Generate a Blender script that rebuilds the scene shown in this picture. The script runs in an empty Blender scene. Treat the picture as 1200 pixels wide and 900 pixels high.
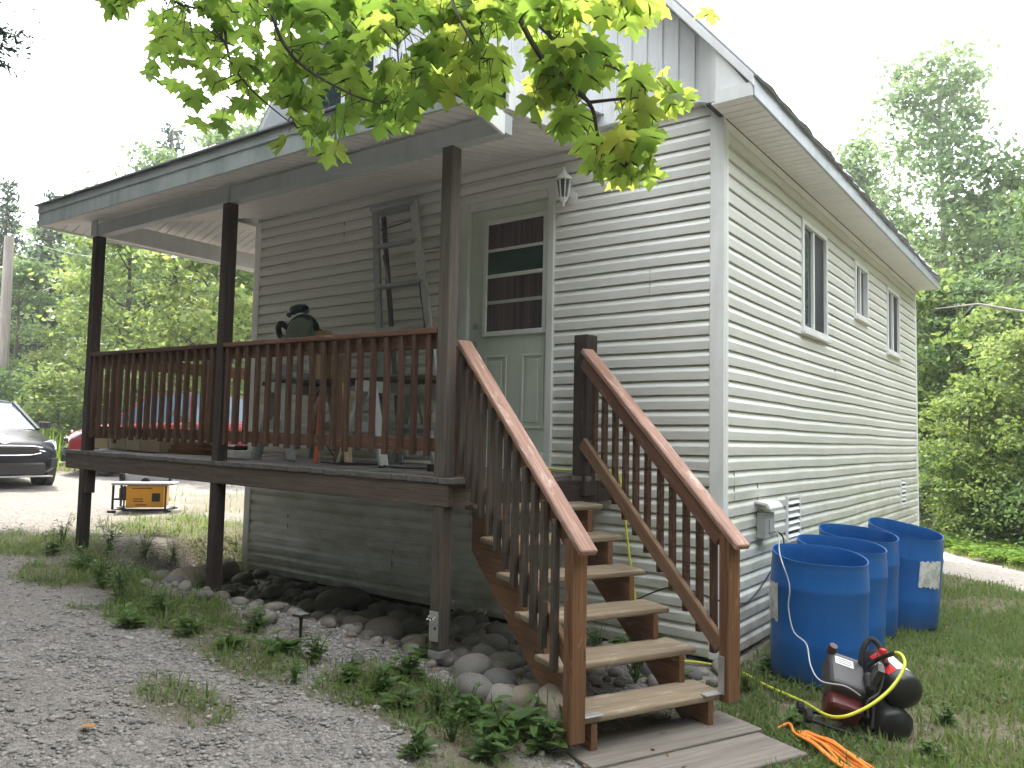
import bpy, bmesh, math, random
import numpy as np
from mathutils import Vector, Matrix

R_ = math.radians
rnd = random.Random(7)
nrs = np.random.RandomState(11)
scene = bpy.context.scene
COL = scene.collection

# ------------------------------------------------------------------ camera
CAMR = np.array([[0.8056, 0.5921, 0.0209], [-0.0235, 0.0672, -0.9975], [-0.5920, 0.8031, 0.0680]])
u_, s_, vt_ = np.linalg.svd(CAMR); CAMR = u_ @ vt_
CAMP = np.array([2.0297, -5.1939, 0.1980])
FPX = 920.0
cam = bpy.data.cameras.new("camera"); camo = bpy.data.objects.new("camera", cam); COL.objects.link(camo)
cam.sensor_width = 36.0; cam.lens = 36.0 * FPX / 1200.0; cam.clip_start = 0.05; cam.clip_end = 600
m = Matrix.Identity(4)
for i in range(3):
    m[i][0] = CAMR[0][i]; m[i][1] = -CAMR[1][i]; m[i][2] = -CAMR[2][i]; m[i][3] = CAMP[i]
camo.matrix_world = m
scene.camera = camo

def ray(px, py): return CAMR.T @ np.array([(px - 600) / FPX, (py - 450) / FPX, 1.0])
def at(px, py, d): return Vector(CAMP + ray(px, py) * d)          # photo pixel + depth in metres -> point
def onY(px, py, y):
    r = ray(px, py); return Vector(CAMP + r * ((y - CAMP[1]) / r[1]))
def onZ(px, py, z):
    r = ray(px, py); return Vector(CAMP + r * ((z - CAMP[2]) / r[2]))

# ------------------------------------------------------------------ world, sun, exposure
SUN_EL, SUN_DIR = 57.0, (-0.96, 0.28)          # direction towards the sun (x, y)
world = bpy.data.worlds.new("World"); scene.world = world; world.use_nodes = True
wn, wl = world.node_tree.nodes, world.node_tree.links
for n in list(wn): wn.remove(n)
wo = wn.new('ShaderNodeOutputWorld'); bg = wn.new('ShaderNodeBackground')
sky = wn.new('ShaderNodeTexSky'); sky.sky_type = 'NISHITA'; sky.sun_disc = False
sky.sun_elevation = R_(SUN_EL); sky.sun_rotation = math.atan2(SUN_DIR[0], SUN_DIR[1])
sky.air_density = 1.0; sky.dust_density = 4.0; sky.ozone_density = 1.0
mixw = wn.new('ShaderNodeMix'); mixw.data_type = 'RGBA'; mixw.inputs[0].default_value = 0.72
mixw.inputs[7].default_value = (9.0, 9.2, 9.4, 1)                 # thin bright overcast over the blue
wl.new(sky.outputs[0], mixw.inputs[6]); wl.new(mixw.outputs[2], bg.inputs[0])
bg.inputs[1].default_value = 0.15
wl.new(bg.outputs[0], wo.inputs[0])
sl = bpy.data.lights.new("sun", 'SUN'); sl.energy = 2.0; sl.angle = R_(1.0); sl.color = (1.0, 0.94, 0.82)
so = bpy.data.objects.new("sun", sl); COL.objects.link(so)
ce = math.cos(R_(SUN_EL)); h_ = math.hypot(*SUN_DIR)
sv = Vector((SUN_DIR[0] / h_ * ce, SUN_DIR[1] / h_ * ce, math.sin(R_(SUN_EL))))
so.rotation_euler = (-sv).to_track_quat('-Z', 'Y').to_euler(); so.location = (0, 0, 30)
vs = scene.view_settings; vs.view_transform = 'Standard'; vs.look = 'None'; vs.gamma = 1.0; vs.use_curve_mapping = False
vs.exposure = 2.28

# ------------------------------------------------------------------ helpers
def tag(o, label=None, cat=None, group=None, kind=None):
    if label: o['label'] = label
    if cat: o['category'] = cat
    if group: o['group'] = group
    if kind: o['kind'] = kind
    return o
def empty(name, loc=(0, 0, 0), rz=0.0):
    o = bpy.data.objects.new(name, None); COL.objects.link(o); o.location = loc; o.rotation_euler = (0, 0, rz)
    o.empty_display_size = 0.1
    return o
def thing(name, label, cat, loc=(0, 0, 0), rz=0.0, group=None):
    return tag(empty(name, loc, rz), label, cat, group)
def raw_mesh(name, V, F, mats, smooth=False):
    me = bpy.data.meshes.new(name)
    V = np.asarray(V, np.float32); F = np.asarray(F, np.int32)
    me.vertices.add(len(V)); me.vertices.foreach_set('co', V.ravel())
    k = F.shape[1]
    me.loops.add(F.size); me.loops.foreach_set('vertex_index', F.ravel())
    me.polygons.add(len(F)); me.polygons.foreach_set('loop_start', np.arange(0, F.size, k, dtype=np.int32))
    try: me.polygons.foreach_set('loop_total', np.full(len(F), k, np.int32))
    except Exception: pass
    if smooth: me.polygons.foreach_set('use_smooth', np.ones(len(F), bool))
    me.update(calc_edges=True); me.validate()
    for m_ in (mats if isinstance(mats, (list, tuple)) else [mats]): me.materials.append(m_)
    return me
def link(name, me, parent=None):
    o = bpy.data.objects.new(name, me); COL.objects.link(o)
    if parent is not None: o.parent = parent
    return o

class MB:
    """collects shapes of ONE mesh; keeps a uv whose u runs along each piece (wood grain)"""
    def __init__(s): s.V = []; s.F = []; s.U = []; s.M = []
    def add(s, vs_, fs, uv=None, mi=0):
        b = len(s.V); s.V += [tuple(v) for v in vs_]
        o = rnd.random() * 40
        if uv is None: uv = [(v[0], v[1] + v[2]) for v in vs_]
        s.U += [(u + o, v + o * 3) for u, v in uv]
        s.F += [tuple(i + b for i in f) for f in fs]; s.M += [mi] * len(fs)
        return s
    def box(s, c, d, rot=None, mi=0):
        c = Vector(c); h = Vector(d) / 2; ax = max(range(3), key=lambda i: d[i]); ot = [i for i in range(3) if i != ax]
        vs_, uv = [], []
        for x in (-1, 1):
            for y in (-1, 1):
                for z in (-1, 1):
                    l = Vector((x * h.x, y * h.y, z * h.z)); uv.append((l[ax], l[ot[0]] + 1.7 * l[ot[1]]))
                    vs_.append(c + (rot @ l if rot is not None else l))
        fs = [(0, 1, 3, 2), (4, 6, 7, 5), (0, 4, 5, 1), (2, 3, 7, 6), (0, 2, 6, 4), (1, 5, 7, 3)]
        return s.add(vs_, fs, uv, mi)
    def b2(s, lo, hi, mi=0):
        lo = Vector(lo); hi = Vector(hi); return s.box((lo + hi) / 2, hi - lo, None, mi)
    def beam(s, p0, p1, w, h, up=(0, 0, 1), mi=0):
        p0 = Vector(p0); p1 = Vector(p1); x = (p1 - p0); L = x.length; x.normalize(); up = Vector(up)
        y = up.cross(x)
        if y.length < 1e-5: y = Vector((0, 1, 0)).cross(x)
        y.normalize(); z = x.cross(y)
        rot = Matrix((x, y, z)).transposed()
        return s.box((p0 + p1) / 2, (L, w, h), rot, mi)
    def prism(s, poly, frame, t0, t1, mi=0):
        """poly in (a, b); frame = (origin, A, B, N); extruded from t0 to t1 along N"""
        o, A, B, N = [Vector(q) for q in frame]; n = len(poly)
        vs_ = [o + A * a + B * b + N * t0 for a, b in poly] + [o + A * a + B * b + N * t1 for a, b in poly]
        uv = [(a, b) for a, b in poly] + [(a, b + .2) for a, b in poly]
        fs = [tuple(range(n))[::-1], tuple(range(n, 2 * n))] + [(i, (i + 1) % n, n + (i + 1) % n, n + i) for i in range(n)]
        return s.add(vs_, fs, uv, mi)
    def tube(s, pts, r, seg=8, closed=False, mi=0, caps=True):
        pts = [Vector(p) for p in pts]; n = len(pts); rs = r if isinstance(r, (list, tuple)) else [r] * n
        vs_, uv = [], []; nrm = None; L = 0
        for i, p in enumerate(pts):
            if closed: t = pts[(i + 1) % n] - pts[i - 1]
            else: t = pts[min(i + 1, n - 1)] - pts[max(i - 1, 0)]
            t.normalize()
            if nrm is None:
                nrm = t.orthogonal().normalized()
            else:
                nrm = (nrm - t * nrm.dot(t))
                nrm = nrm.normalized() if nrm.length > 1e-6 else t.orthogonal().normalized()
            b = t.cross(nrm)
            if i: L += (p - pts[i - 1]).length
            for k in range(seg):
                a = 2 * math.pi * k / seg
                vs_.append(p + (nrm * math.cos(a) + b * math.sin(a)) * rs[i]); uv.append((L, k * .02))
        fs = []
        for i in range(n if closed else n - 1):
            j = (i + 1) % n
            for k in range(seg):
                k2 = (k + 1) % seg
                fs.append((i * seg + k, i * seg + k2, j * seg + k2, j * seg + k))
        if caps and not closed:
            fs.append(tuple(range(seg))[::-1]); fs.append(tuple((n - 1) * seg + k for k in range(seg)))
        return s.add(vs_, fs, uv, mi)
    def lathe(s, prof, M=None, seg=24, mi=0, sx=1.0, sy=1.0):
        vs_, uv = [], []; n = len(prof)
        for i, (r, z) in enumerate(prof):
            for k in range(seg):
                a = 2 * math.pi * k / seg; v = Vector((r * math.cos(a) * sx, r * math.sin(a) * sy, z))
                vs_.append(M @ v if M is not None else v); uv.append((z, k * .05))
        fs = [(i * seg + k, i * seg + (k + 1) % seg, (i + 1) * seg + (k + 1) % seg, (i + 1) * seg + k) for i in range(n - 1) for k in range(seg)]
        if prof[0][0] > 1e-4: fs.append(tuple(range(seg))[::-1])
        if prof[-1][0] > 1e-4: fs.append(tuple((n - 1) * seg + k for k in range(seg)))
        return s.add(vs_, fs, uv, mi)
    def quad(s, a, b, c, d, mi=0):
        return s.add([a, b, c, d], [(0, 1, 2, 3)], [(0, 0), (1, 0), (1, 1), (0, 1)], mi)
    def build(s, name, mats, parent=None, bevel=0.0, smooth=False, sub=0, seg=1):
        me = bpy.data.meshes.new(name); me.from_pydata(s.V, [], s.F)
        for m_ in (mats if isinstance(mats, (list, tuple)) else [mats]): me.materials.append(m_)
        uvl = me.uv_layers.new(name='lc')
        li = np.empty(len(me.loops), np.int32); me.loops.foreach_get('vertex_index', li)
        uvl.data.foreach_set('uv', np.asarray(s.U, np.float32)[li].ravel())
        me.polygons.foreach_set('material_index', np.asarray(s.M, np.int32))
        if smooth: me.polygons.foreach_set('use_smooth', np.ones(len(s.F), bool))
        me.update()
        bm = bmesh.new(); bm.from_mesh(me); bmesh.ops.recalc_face_normals(bm, faces=bm.faces); bm.to_mesh(me); bm.free()
        o = link(name, me, parent)
        if smooth:
            es = o.modifiers.new('es', 'EDGE_SPLIT'); es.split_angle = R_(50)
        if bevel:
            b = o.modifiers.new('bv', 'BEVEL'); b.width = bevel; b.segments = seg; b.limit_method = 'ANGLE'; b.angle_limit = R_(40)
        if sub:
            d = o.modifiers.new('sub', 'SUBSURF'); d.levels = sub; d.render_levels = sub
        return o
def catmull(P, n=8):
    P = [Vector(p) for p in P]; out = []
    for i in range(len(P) - 1):
        p0 = P[max(i - 1, 0)]; p1 = P[i]; p2 = P[i + 1]; p3 = P[min(i + 2, len(P) - 1)]
        for k in range(n):
            t = k / n
            out.append(.5 * ((2 * p1) + (p2 - p0) * t + (2 * p0 - 5 * p1 + 4 * p2 - p3) * t * t + (3 * p1 - p0 - 3 * p2 + p3) * t ** 3))
    return out + [P[-1]]
def copy_tree(o, parent=None):
    c = o.copy(); COL.objects.link(c)
    if parent is not None: c.parent = parent
    for ch in list(o.children): copy_tree(ch, c)
    return c

# ------------------------------------------------------------------ materials
class NT:
    def __init__(s, name):
        s.m = bpy.data.materials.new(name); s.m.use_nodes = True; s.t = s.m.node_tree; s.N = s.t.nodes; s.L = s.t.links
        s.p = s.N['Principled BSDF']; s.out = s.N['Material Output']
    def n(s, t, **k):
        x = s.N.new(t)
        for a, b in k.items(): setattr(x, a, b)
        return x
    def l(s, a, b): s.L.new(a, b)
    def uv(s): return s.n('ShaderNodeUVMap', uv_map='lc').outputs[0]
    def pos(s): return s.n('ShaderNodeNewGeometry').outputs['Position']
    def obj(s): return s.n('ShaderNodeTexCoord').outputs['Object']
    def map(s, v, sc=(1, 1, 1)):
        q = s.n('ShaderNodeMapping'); q.inputs['Scale'].default_value = sc; s.l(v, q.inputs[0]); return q.outputs[0]
    def noise(s, v, scale=5, detail=4, rough=.55, dist=0):
        q = s.n('ShaderNodeTexNoise'); q.inputs['Scale'].default_value = scale; q.inputs['Detail'].default_value = detail
        q.inputs['Roughness'].default_value = rough; q.inputs['Distortion'].default_value = dist
        if v is not None: s.l(v, q.inputs['Vector'])
        return q.outputs[0]
    def ramp(s, f, stops):
        q = s.n('ShaderNodeValToRGB'); e = q.color_ramp.elements
        while len(e) < len(stops): e.new(.5)
        for i, (p, c) in enumerate(stops):
            e[i].position = p; e[i].color = c if len(c) == 4 else (*c, 1)
        s.l(f, q.inputs[0]); return q.outputs[0]
    def mix(s, f, a, b, mode='MIX'):
        q = s.n('ShaderNodeMix', data_type='RGBA', blend_type=mode)
        for val, k in ((f, 0), (a, 6), (b, 7)):
            if hasattr(val, 'is_linked') or hasattr(val, 'links'): s.l(val, q.inputs[k])
            elif isinstance(val, (int, float)): q.inputs[k].default_value = val
            else: q.inputs[k].default_value = (*val, 1) if len(val) == 3 else val
        return q.outputs[2]
    def math(s, op, a, b=0.0, clamp=False):
        q = s.n('ShaderNodeMath', operation=op); q.use_clamp = clamp
        for i, v in enumerate((a, b)):
            if hasattr(v, 'links'): s.l(v, q.inputs[i])
            else: q.inputs[i].default_value = v
        return q.outputs[0]
    def range(s, v, a, b, c=0.0, d=1.0):
        q = s.n('ShaderNodeMapRange'); q.clamp = True; s.l(v, q.inputs[0])
        for i, k in enumerate((a, b, c, d)): q.inputs[i + 1].default_value = k
        return q.outputs[0]
    def bump(s, h, st=.3, d=.01):
        q = s.n('ShaderNodeBump'); q.inputs['Strength'].default_value = st; q.inputs['Distance'].default_value = d
        s.l(h, q.inputs['Height']); s.l(q.outputs[0], s.p.inputs['Normal']); return q
    def col(s, c): 
        if hasattr(c, 'links'): s.l(c, s.p.inputs['Base Color'])
        else: s.p.inputs['Base Color'].default_value = (*c, 1)
    def rough(s, r):
        if hasattr(r, 'links'): s.l(r, s.p.inputs['Roughness'])
        else: s.p.inputs['Roughness'].default_value = r

def simple(name, c, rough=.5, metal=0.0, var=.12, scale=12, spec=.5, bump=0.0, coat=0.0):
    t = NT(name); f = t.noise(t.obj(), scale, 5, .6)
    t.col(t.mix(f, tuple(max(0, q * (1 - var * 1.6)) for q in c), tuple(min(1, q * (1 + var)) for q in c)))
    t.rough(t.range(f, .2, .8, max(.02, rough - .08), min(1, rough + .1))); t.p.inputs['Metallic'].default_value = metal
    t.p.inputs['Specular IOR Level'].default_value = spec
    if coat: t.p.inputs['Coat Weight'].default_value = coat; t.p.inputs['Coat Roughness'].default_value = .05
    if bump: t.bump(t.noise(t.obj(), scale * 6, 4), bump, .004)
    return t.m
def wood(name, dark, light, worn=None, wornamt=.0, rough=.75, grain=1.0):
    t = NT(name); uv = t.uv()
    g = t.noise(t.map(uv, (2.2, 60, 1)), 1.0, 6, .65, .6)
    g2 = t.noise(t.map(uv, (.9, 9, 1)), 1.0, 4, .6, .8)
    c = t.mix(t.range(g, .3, .72), dark, light)
    c = t.mix(t.range(g2, .35, .7), c, t.mix(.5, c, tuple(q * .55 for q in dark)))
    if worn:
        wv = t.noise(t.map(uv, (3, 14, 1)), 1.0, 5, .7, .4)
        c = t.mix(t.range(wv, .62 - wornamt, .74 - wornamt), c, worn)
    kn = t.n('ShaderNodeTexVoronoi'); kn.inputs['Scale'].default_value = 1.0; t.l(t.map(uv, (2.3, 8, 1)), kn.inputs['Vector'])
    c = t.mix(t.range(kn.outputs['Distance'], .03, .09, .8, 0), c, tuple(q * .35 for q in dark))
    t.col(c); t.rough(rough); t.p.inputs['Specular IOR Level'].default_value = .25
    t.bump(t.math('ADD', g, t.math('MULTIPLY', g2, .4)), .35 * grain, .004)
    return t.m

M = {}
def siding_mat():
    t = NT('vinyl_siding'); p = t.pos(); sp = t.n('ShaderNodeSeparateXYZ'); t.l(p, sp.inputs[0])
    big = t.noise(p, .9, 4, .6); fine = t.noise(t.map(p, (3, 3, 26)), 2.0, 4, .6); st = t.noise(t.map(p, (14, 14, 1.2)), 1.0, 4, .6)
    c = t.mix(big, (.63, .632, .60), (.72, .722, .69))
    c = t.mix(t.range(st, .5, .8, 0, .2), c, (.52, .53, .49))
    c = t.mix(t.range(fine, .55, .8, 0, .10), c, (.48, .48, .43))
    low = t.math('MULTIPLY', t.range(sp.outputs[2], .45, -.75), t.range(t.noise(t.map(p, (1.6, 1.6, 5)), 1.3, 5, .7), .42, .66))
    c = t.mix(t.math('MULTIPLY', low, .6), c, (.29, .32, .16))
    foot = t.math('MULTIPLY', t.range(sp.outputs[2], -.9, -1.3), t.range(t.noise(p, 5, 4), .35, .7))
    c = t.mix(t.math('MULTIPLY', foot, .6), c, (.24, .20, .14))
    t.col(c); t.rough(t.range(big, .3, .7, .30, .46)); t.p.inputs['Specular IOR Level'].default_value = .5
    t.bump(t.noise(t.map(p, (1.5, 1.5, 9)), 2.2, 3), .12, .02)
    return t.m
M['siding'] = siding_mat()
def trim_mat(name, base, grime, amt=.35):
    t = NT(name); p = t.pos(); a = t.noise(p, 3.2, 5, .65); b = t.noise(t.map(p, (9, 9, 1.0)), 1.6, 5, .6)
    c = t.mix(t.math('MULTIPLY', t.range(b, .45, .8), amt), base, grime)
    c = t.mix(t.math('MULTIPLY', t.range(a, .5, .8), amt), c, tuple(q * .8 for q in grime))
    t.col(c); t.rough(.42); return t.m
M['trim'] = trim_mat('white_trim', (.76, .77, .77), (.45, .46, .42), .3)
M['batten'] = trim_mat('gable_metal', (.78, .79, .82), (.52, .54, .55), .25)
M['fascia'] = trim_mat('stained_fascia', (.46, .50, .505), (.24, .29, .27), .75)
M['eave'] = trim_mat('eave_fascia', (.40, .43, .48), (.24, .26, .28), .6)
M['soffit'] = trim_mat('soffit_panel', (.78, .765, .755), (.52, .50, .48), .3)
M['groove'] = simple('soffit_groove', (.06, .055, .055), .8)
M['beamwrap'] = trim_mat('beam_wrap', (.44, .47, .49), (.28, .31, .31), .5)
M['shingle'] = simple('asphalt_shingle', (.33, .345, .385), .9, var=.22, scale=30, bump=.12)
M['found'] = simple('dark_foundation', (.05, .045, .04), .9)
M['post'] = wood('dark_post_wood', (.030, .022, .020), (.075, .055, .048), (.12, .10, .085), .02)
M['postgrey'] = wood('weathered_post_wood', (.075, .062, .052), (.165, .14, .118), (.14, .075, .055), .08)
M['rim'] = wood('weathered_rim_wood', (.070, .052, .043), (.185, .138, .112), (.28, .15, .11), .04)
M['deck'] = wood('grey_decking', (.10, .09, .08), (.22, .20, .18))
M['bal'] = wood('stained_baluster', (.055, .029, .018), (.140, .076, .048), (.19, .125, .10), .01)
M['balgrey'] = wood('weathered_baluster', (.055, .042, .036), (.15, .115, .092), (.24, .12, .075), .04)
M['rail'] = wood('stained_rail', (.115, .054, .034), (.225, .115, .072), (.28, .18, .14), .03)
M['railtop'] = wood('worn_skylit_rail_cap', (.25, .13, .09), (.50, .31, .24), (.58, .43, .36), .08, .6)  # worn wood, lightened to stand in for sky reflecting off the cap
M['redwood'] = wood('reddish_stair_wood', (.14, .066, .032), (.29, .150, .078), (.36, .23, .14), .03)
M['redlow'] = wood('brown_rail_wood', (.15, .085, .050), (.29, .18, .110), (.38, .27, .19), .03)
M['tread'] = wood('worn_tread', (.20, .15, .098), (.365, .285, .195), (.42, .36, .28), .06)
M['lumber'] = wood('raw_lumber', (.38, .27, .15), (.60, .46, .29))
M['plankgrey'] = wood('grey_plank', (.15, .128, .108), (.28, .25, .215), (.22, .18, .145), .05)
M['brownboard'] = wood('brown_board', (.11, .065, .035), (.23, .145, .085))
M['galv'] = simple('galvanised', (.50, .50, .49), .45, .6, .2)
M['alu'] = simple('aluminium', (.42, .44, .46), .42, .75, .25, 20)
M['blackp'] = simple('black_plastic', (.015, .015, .016), .42, 0, .3)
M['rubber'] = simple('tyre_rubber', (.018, .018, .018), .8)
M['teal'] = simple('saw_teal', (.012, .045, .062), .4)
M['sawgrey'] = simple('saw_silver', (.20, .24, .23), .38, .3)
M['yellow'] = simple('yellow_plastic', (.72, .34, .02), .45, 0, .1)
M['hose'] = simple('hose_yellow', (.66, .68, .06), .45, 0, .1)
M['orange'] = simple('cord_orange', (.80, .26, .04), .5, 0, .1)
M['cardb'] = simple('cardboard', (.44, .34, .22), .85, 0, .15)
M['whitep'] = simple('white_paper', (.72, .71, .68), .7, 0, .08)
M['redp'] = simple('red_plastic', (.50, .02, .02), .4)
M['ghorse'] = simple('grey_sawhorse', (.34, .36, .34), .6)
M['screen'] = simple('insect_screen', (.018, .020, .026), .55, 0, .1)
M['blackpaint'] = simple('black_car_paint', (.008, .009, .016), .30, 0, .1, 4, .25, 0, .08)
M['redpaint'] = simple('red_car_paint', (.30, .014, .02), .3, 0, .1, 4, .6, 0, .7)
M['chrome'] = simple('chrome', (.75, .75, .76), .12, 1.0, .05)
M['headl'] = simple('headlight_lens', (.62, .66, .72), .08, .3, .2, 40)
M['door'] = trim_mat('painted_door', (.50, .55, .48), (.36, .40, .34), .3)
M['doorframe'] = trim_mat('door_frame', (.60, .62, .60), (.38, .40, .38), .35)
M['lampwhite'] = simple('lantern_white', (.66, .66, .64), .4)
M['lampglass'] = simple('lantern_glass', (.06, .065, .06), .08)
M['metergrey'] = simple('outlet_grey', (.40, .41, .41), .5)
M['pole'] = wood('pole_wood', (.26, .22, .20), (.46, .41, .39))
def glass_mat(name, base, curtain=False):
    t = NT(name); p = t.pos()
    if curtain:
        f = t.noise(t.map(p, (30, 30, .6)), 1.0, 3, .5); t.col(t.mix(t.range(f, .35, .7), tuple(q * .4 for q in base), base))
    else: t.col(base)
    t.rough(.05 if not curtain else .12); t.p.inputs['Specular IOR Level'].default_value = .22 if curtain else .4; return t.m
M['pane'] = glass_mat('window_pane', (.030, .045, .055))
M['curtain'] = glass_mat('curtained_pane', (.10, .075, .078), True)
M['panereflect'] = glass_mat('green_reflection_pane', (.020, .045, .035))  # green reflection put into the pane colour, the glass has no tint
M['carglass'] = glass_mat('car_glass', (.10, .16, .22))
def barrel_mat():
    t = NT('blue_barrel_plastic'); o = t.obj(); a = t.noise(o, 4, 5, .65); b = t.noise(t.map(o, (8, 8, .8)), 2, 4)
    c = t.mix(a, (.003, .074, .27), (.006, .104, .35)); c = t.mix(t.range(b, .58, .85, 0, .35), c, (.10, .16, .26))
    sp = t.n('ShaderNodeSeparateXYZ'); t.l(o, sp.inputs[0])
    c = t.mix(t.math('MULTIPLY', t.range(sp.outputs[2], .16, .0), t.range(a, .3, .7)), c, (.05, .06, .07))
    t.col(c); t.rough(t.range(a, .3, .7, .34, .5)); t.p.inputs['Specular IOR Level'].default_value = .3; t.bump(t.noise(o, 9, 3), .1, .02); return t.m
M['barrel'] = barrel_mat()
def stone_mat(name, c0, c1, c2):
    t = NT(name); o = t.obj(); oi = t.n('ShaderNodeObjectInfo'); g = t.n('ShaderNodeNewGeometry')
    f = t.noise(o, 9, 6, .7); f2 = t.noise(o, 60, 4, .6)
    base = t.ramp(t.math('FRACT', t.math('ADD', oi.outputs['Random'], g.outputs['Random Per Island'])), [(0, c0), (.5, c1), (1, c2)])
    c = t.mix(t.range(f, .35, .75, 0, .5), base, tuple(q * .45 for q in c0)); c = t.mix(t.range(f2, .5, .8, 0, .35), c, (.5, .48, .45))
    t.col(c); t.rough(.85); t.p.inputs['Specular IOR Level'].default_value = .3; t.bump(t.math('ADD', f, f2), .35, .01); return t.m
M['stone'] = stone_mat('river_stone', (.12, .115, .112), (.31, .285, .25), (.20, .165, .135))
M['boulder'] = stone_mat('tan_boulder', (.25, .20, .155), (.31, .26, .20), (.28, .255, .215))
M['pebble'] = stone_mat('gravel_stone', (.175, .165, .16), (.44, .41, .38), (.30, .27, .24))
def leaf_mat(name, cs, trans=.45, gloss=.25):
    t = NT(name); g = t.n('ShaderNodeNewGeometry'); oi = t.n('ShaderNodeObjectInfo')
    r = g.outputs['Random Per Island']
    n = t.noise(t.pos(), .45, 2, .5)
    f = t.math('ADD', t.math('MULTIPLY', r, .55), t.math('ADD', t.math('MULTIPLY', t.range(n, .3, .7), .35), t.math('MULTIPLY', oi.outputs['Random'], .12)))
    c = t.ramp(f, [(i / (len(cs) - 1), q) for i, q in enumerate(cs)])
    t.col(c); t.rough(.5); t.p.inputs['Specular IOR Level'].default_value = gloss
    tr = t.n('ShaderNodeBsdfTranslucent'); hs = t.n('ShaderNodeHueSaturation'); hs.inputs['Hue'].default_value = .475; hs.inputs['Saturation'].default_value = 1.0; hs.inputs['Value'].default_value = 1.7
    t.l(c, hs.inputs['Color']); t.l(hs.outputs[0], tr.inputs[0])
    ms = t.n('ShaderNodeMixShader'); ms.inputs[0].default_value = trans; t.l(t.p.outputs[0], ms.inputs[1]); t.l(tr.outputs[0], ms.inputs[2]); t.l(ms.outputs[0], t.out.inputs[0])
    return t.m
M['leaf_mid'] = leaf_mat('leaf_mid_green', [(.034, .075, .026), (.082, .15, .046), (.155, .22, .078)])
M['leaf_bright'] = leaf_mat('leaf_bright_green', [(.06, .12, .030), (.13, .205, .050), (.235, .29, .09)])
M['leaf_dark'] = leaf_mat('leaf_dark_spruce', [(.014, .036, .018), (.024, .055, .026), (.045, .085, .036)], .15)
M['leaf_birch'] = leaf_mat('leaf_birch', [(.06, .115, .048), (.105, .175, .07), (.165, .24, .10)])
M['leaf_maple'] = leaf_mat('leaf_maple', [(.075, .165, .026), (.11, .22, .034), (.17, .275, .045), (.30, .33, .055)], .70)
M['grass'] = leaf_mat('grass_blade', [(.07, .13, .030), (.125, .195, .05), (.22, .26, .10)], .45)
M['grassdry'] = leaf_mat('grass_dry', [(.10, .13, .045), (.20, .20, .09), (.33, .29, .16)], .3)
M['weed'] = leaf_mat('weed_leaf', [(.050, .11, .030), (.10, .18, .05), (.17, .25, .08)], .4)
M['fern'] = leaf_mat('fern_leaf', [(.07, .15, .02), (.12, .22, .03), (.19, .29, .05)], .45)
M['bark'] = simple('bark', (.11, .09, .075), .9, 0, .35, 8, .2, .6)
M['barkgrey'] = simple('bark_grey', (.24, .225, .205), .9, 0, .3, 8, .2, .5)
M['twig'] = simple('twig_bark', (.045, .036, .03), .85)
M['drystalk'] = simple('dry_stalk', (.33, .28, .20), .8)

# ------------------------------------------------------------------ ground
def sstep(a, b, x):
    t = np.clip((x - a) / (b - a), 0, 1); return t * t * (3 - 2 * t)
def vnoise(x, y, s, seed=0):
    x = np.asarray(x, float) * s + seed * 17.3; y = np.asarray(y, float) * s + seed * 9.1
    xi = np.floor(x); yi = np.floor(y); fx = x - xi; fy = y - yi; fx = fx * fx * (3 - 2 * fx); fy = fy * fy * (3 - 2 * fy)
    def hsh(a, b):
        q = np.sin(a * 127.1 + b * 311.7) * 43758.5453; return q - np.floor(q)
    return (hsh(xi, yi) * (1 - fx) + hsh(xi + 1, yi) * fx) * (1 - fy) + (hsh(xi, yi + 1) * (1 - fx) + hsh(xi + 1, yi + 1) * fx) * fy
def G(x, y):
    x = np.asarray(x, float); y = np.asarray(y, float)
    b = np.interp(x, [-60, -25, -12, -8, -6, -3.5, -2, -.8, .1, 3, 30, 80], [1.5, -.35, -.80, -.90, -.96, -1.01, -1.08, -1.22, -1.37, -1.37, -1.1, 1.])
    s = sstep(-1.75, -.95, y) * sstep(-6.0, -5.3, x) * (1 - sstep(-.2, .3, x))
    b = b * (1 - s) + np.minimum(b, -1.31) * s
    b = b + .075 * np.exp(-((x - .6) / .55) ** 2) * sstep(-.75, -.1, y) * (1 - sstep(2.4, 3.4, y))
    b = b + .03 * np.clip(y - 11, 0, 60) + (vnoise(x, y, .9, 1) - .5) * .05 + (vnoise(x, y, 3.1, 2) - .5) * .022 + (vnoise(x, y, .25, 3) - .5) * .05
    return b
def g1(x, y): return float(G(x, y))
def PATH(x, y):      # signed: >0 inside the gravel path that bends behind the house
    a = np.array([-.4, 8.0]); 
    yc = np.interp(x, [-3, .2, 1.4, 3, 6, 12], [8.6, 7.3, 6.0, 5.2, 4.2, 3.5])
    return .85 - np.abs(y - yc) * np.interp(x, [.2, 1.4], [.8, .75]) + (vnoise(x, y, 2.2, 5) - .5) * .35
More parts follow.
